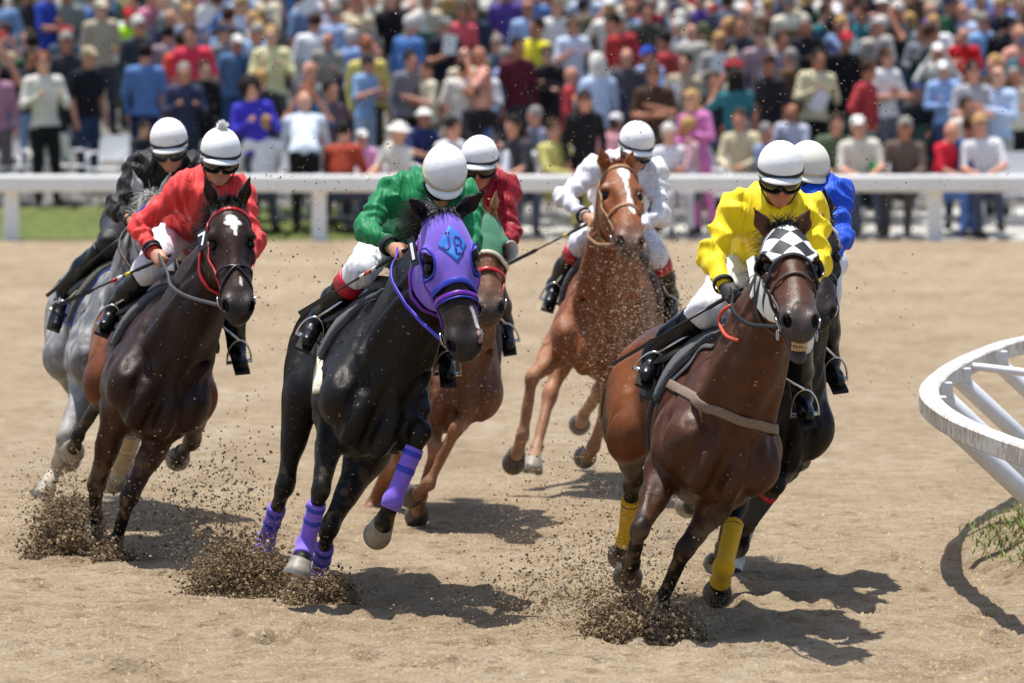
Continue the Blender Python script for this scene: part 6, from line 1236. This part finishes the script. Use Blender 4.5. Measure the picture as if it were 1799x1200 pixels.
# ------------------------------------------------------------------ thrown dirt
CLOD = mat('dirt_clod', '#a08c6e', .95, .1, noise=.35, nscale=8); CRUMB = mat('dirt_crumb', '#9d8c73', .95, .1, noise=.35, nscale=40); CLOD_DARK = mat('dirt_clod_dark', '#6e5b45', .95, .1, noise=.4, nscale=20)  # the last clod tone is darker, dealt out at random among the clods
_ov = np.array([(1, 0, 0), (-1, 0, 0), (0, 1, 0), (0, -1, 0), (0, 0, 1), (0, 0, -1)], float); _of = np.array([(0, 2, 4), (2, 1, 4), (1, 3, 4), (3, 0, 4), (2, 0, 5), (1, 2, 5), (3, 1, 5), (0, 3, 5)])
def clods(name, C, R, mats, label, split=.4, cat='dirt'):
    n = len(C); v = _ov[None]*R[:, None, None]*RNG.uniform(.55, 1.3, (n, 6, 1))+RNG.normal(0, .18, (n, 6, 3))*R[:, None, None]
    q = RNG.normal(0, 1, (n, 4)); q /= np.linalg.norm(q, axis=1, keepdims=True); w, x, y, z = q.T
    Rm = np.stack([1-2*(y*y+z*z), 2*(x*y-z*w), 2*(x*z+y*w), 2*(x*y+z*w), 1-2*(x*x+z*z), 2*(y*z-x*w), 2*(x*z-y*w), 2*(y*z+x*w), 1-2*(x*x+y*y)], 1).reshape(n, 3, 3)
    P = np.einsum('nij,nkj->nki', Rm, v)+C[:, None, :]; F = (_of[None]+6*np.arange(n)[:, None, None]).reshape(-1, 3); me = mesh_np(name, P.reshape(-1, 3), F, False)
    o = obj(name, me, mats); me.polygons.foreach_set('material_index', np.repeat((RNG.uniform(size=n) < split).astype(np.int32), 8)); tag(o, label, cat, kind='stuff'); return o
def burst(px, py, D, w, h, dep, n, label, back=(-.3, .6), size=(.003, .0135)):
    """crown of dirt thrown up round a hoof in clumps: dense at the ground, thinning upwards and backwards"""
    g = at(px, py, D); g[2] = 0; m = max(30, n//60); C = []; R = []
    for i in range(m):
        u = RNG.beta(1.0, 1.7); a = RNG.uniform(0, 2*math.pi); r = math.sqrt(RNG.uniform(0, 1))*(1-.35*u); c = g+V(w*r*math.cos(a)+back[0]*u*h*RNG.uniform(0, 1), dep*r*math.sin(a)+back[1]*u*h*RNG.uniform(0, 1), .01+u*h*(.75+.5*RNG.uniform()))
        k = int(n/m*(1.35-u)); s = RNG.uniform(.012, .05); C.append(c+RNG.normal(0, 1, (k, 3))*s*V(1.1, 1.1, .9)); R.append(np.exp(RNG.uniform(math.log(size[0]), math.log(size[1]), k)))
        if u < .5 and i % 3 == 0: C.append(c[None]); R.append(np.array([RNG.uniform(.010, .017)]))
    k = n//4; a = RNG.uniform(0, 2*math.pi, k); r = np.sqrt(RNG.uniform(0, 1, k))*1.05; C.append(np.stack([g[0]+w*r*np.cos(a), g[1]+dep*r*np.sin(a), RNG.uniform(0, .05, k)*(1.1-r)], 1)); R.append(np.exp(RNG.uniform(math.log(.003), math.log(.012), k)))
    k = n//2; a = RNG.uniform(0, 2*math.pi, k); r = RNG.beta(1.5, 2.2, k)*2.3; C.append(np.stack([g[0]+w*r*np.cos(a), g[1]+dep*r*np.sin(a), RNG.beta(1, 2.6, k)*h*2.0], 1)); R.append(np.exp(RNG.uniform(math.log(.0012), math.log(.005), k)))
    C = np.concatenate(C); R = np.concatenate(R); C[:, 2] = np.maximum(C[:, 2], .002); clods('dirt_spray', C, R, [CLOD, CLOD_DARK], label, .5)
burst(428, 1046, 27.0, .24, .24, .30, 6500, 'dark burst of dirt thrown up left of the black horse\'s wrapped hooves'); burst(562, 1052, 26.6, .16, .09, .22, 3600, 'low ring of dirt round the black horse\'s planted hoof', (0, .2))
burst(1130, 1118, 25.0, .25, .18, .30, 6500, 'burst of dark dirt under the frontmost horse\'s planted hoof', (-.5, .6)); burst(118, 972, 28.8, .21, .30, .28, 6500, 'burst of dirt under the bay horse at the far left', (-.1, .6)); burst(196, 990, 28.4, .10, .07, .16, 900, 'small kick of dirt at the bay horse\'s front hoof', (.2, .2))
DUST = mat('dust_fine', '#b9a383', 1., .0)
def fine_dust(label, L):
    C, R = zip(*[plume(*a) for a in L]); clods('dust_cloud', np.concatenate(C), np.concatenate(R), [DUST, CLOD], label, .1, 'dust')
def scatter(boxes, label, name='flying_dirt'):
    C = []; R = []
    for (x0, x1, y0, y1, d0, d1, n, s0, s1) in boxes:
        X = RNG.uniform(x0, x1, n); Y = RNG.uniform(y0, y1, n); Dd = RNG.uniform(d0, d1, n)
        for a, b, c in zip(X, Y, Dd):
            p = at(a, b, c)
            if p[2] > .01: C.append(p)
        k = len(C)-len(R); R += list(np.exp(RNG.uniform(math.log(s0), math.log(s1), k)))
    clods(name, np.array(C), np.array(R), [CLOD, CLOD_DARK], label, .5)
def plume(px, py, D, sx, sy, sd, n, s0, s1):
    C = np.array([at(px+RNG.normal(0, sx), py+RNG.normal(0, sy), D+RNG.normal(0, sd)) for _ in range(n)]); C = C[C[:, 2] > .005]; return C, np.exp(RNG.uniform(math.log(s0), math.log(s1), len(C)))
def plumes(label, L):
    C, R = zip(*[plume(*a) for a in L]); clods('flying_dirt', np.concatenate(C), np.concatenate(R), [CRUMB, CLOD_DARK], label, .3)
plumes('cloud of flying dirt in front of the chestnut horse', [(1125, 560, 30.2, 45, 90, .5, 1700, .0018, .007), (1150, 640, 29.5, 40, 60, .5, 1100, .002, .008), (1070, 640, 30.5, 60, 60, .4, 900, .0015, .006), (1105, 480, 30.8, 40, 60, .4, 600, .002, .007)])
plumes('flying dirt hanging low between the bay and the black horse', [(390, 880, 28.5, 60, 70, .6, 900, .002, .010), (340, 930, 28.6, 60, 40, .5, 700, .002, .012), (300, 880, 28.4, 80, 70, .4, 500, .002, .007), (100, 880, 29.2, 40, 40, .4, 700, .002, .008)])
plumes('dirt specks thrown up behind the frontmost horse', [(1040, 1010, 26.2, 80, 60, .7, 1900, .002, .009), (960, 1060, 25.8, 90, 30, .5, 1500, .002, .009), (1000, 850, 28, 60, 60, .6, 400, .002, .008)])
scatter([(440, 1560, 20, 420, 27.5, 34, 1500, .0022, .0065), (440, 1620, 420, 700, 27, 33, 420, .0022, .007), (0, 460, 0, 300, 28, 33, 130, .002, .005), (1440, 1799, 0, 420, 27, 34, 260, .0022, .006), (440, 640, 300, 640, 27, 31, 160, .002, .008)], 'dirt specks flying through the air all over the field')
# crumbs lying on the track: small pyramids of dirt, thickest near the camera
N_ = 105000; X = RNG.uniform(-2.75, 2.75, N_); Y = 21.6+12.5*RNG.uniform(0, 1, N_)**1.6; R = np.exp(RNG.normal(math.log(.0043), .5, N_)); R = np.clip(R, .002, .020); zg = ground_z(X, Y)
a0 = RNG.uniform(0, 6.3, N_); P = np.zeros((N_, 5, 3)); ht = R*RNG.uniform(.35, 1.1, N_)
for j in range(4): rr = R*RNG.uniform(.7, 1.35, N_); P[:, j, 0] = X+rr*np.cos(a0+j*1.571); P[:, j, 1] = Y+rr*np.sin(a0+j*1.571); P[:, j, 2] = zg-.004
P[:, 4, 0] = X+RNG.normal(0, .3, N_)*R; P[:, 4, 1] = Y+RNG.normal(0, .3, N_)*R; P[:, 4, 2] = zg+ht
F = (np.array([(0, 1, 4), (1, 2, 4), (2, 3, 4), (3, 0, 4)])[None]+5*np.arange(N_)[:, None, None]).reshape(-1, 3); me = mesh_np('loose_dirt', P.reshape(-1, 3), F, True); o = obj('loose_dirt', me, [CRUMB, CLOD]); me.polygons.foreach_set('material_index', np.repeat((RNG.uniform(size=N_) < .35).astype(np.int32), 4)); tag(o, 'loose crumbs of dirt lying on the track', 'dirt', kind='stuff')
fine_dust('fine tan dust hanging in the air behind the hooves', [(1010, 930, 27.2, 110, 60, .6, 9000, .001, .0028), (330, 900, 29.2, 90, 55, .6, 7000, .001, .0028), (1095, 600, 31., 55, 80, .4, 4000, .0009, .0024), (110, 900, 29.2, 50, 45, .4, 4500, .001, .0028), (430, 1000, 27.0, 60, 30, .3, 4500, .001, .0026), (1120, 1080, 25.2, 80, 30, .3, 4500, .001, .0026)])
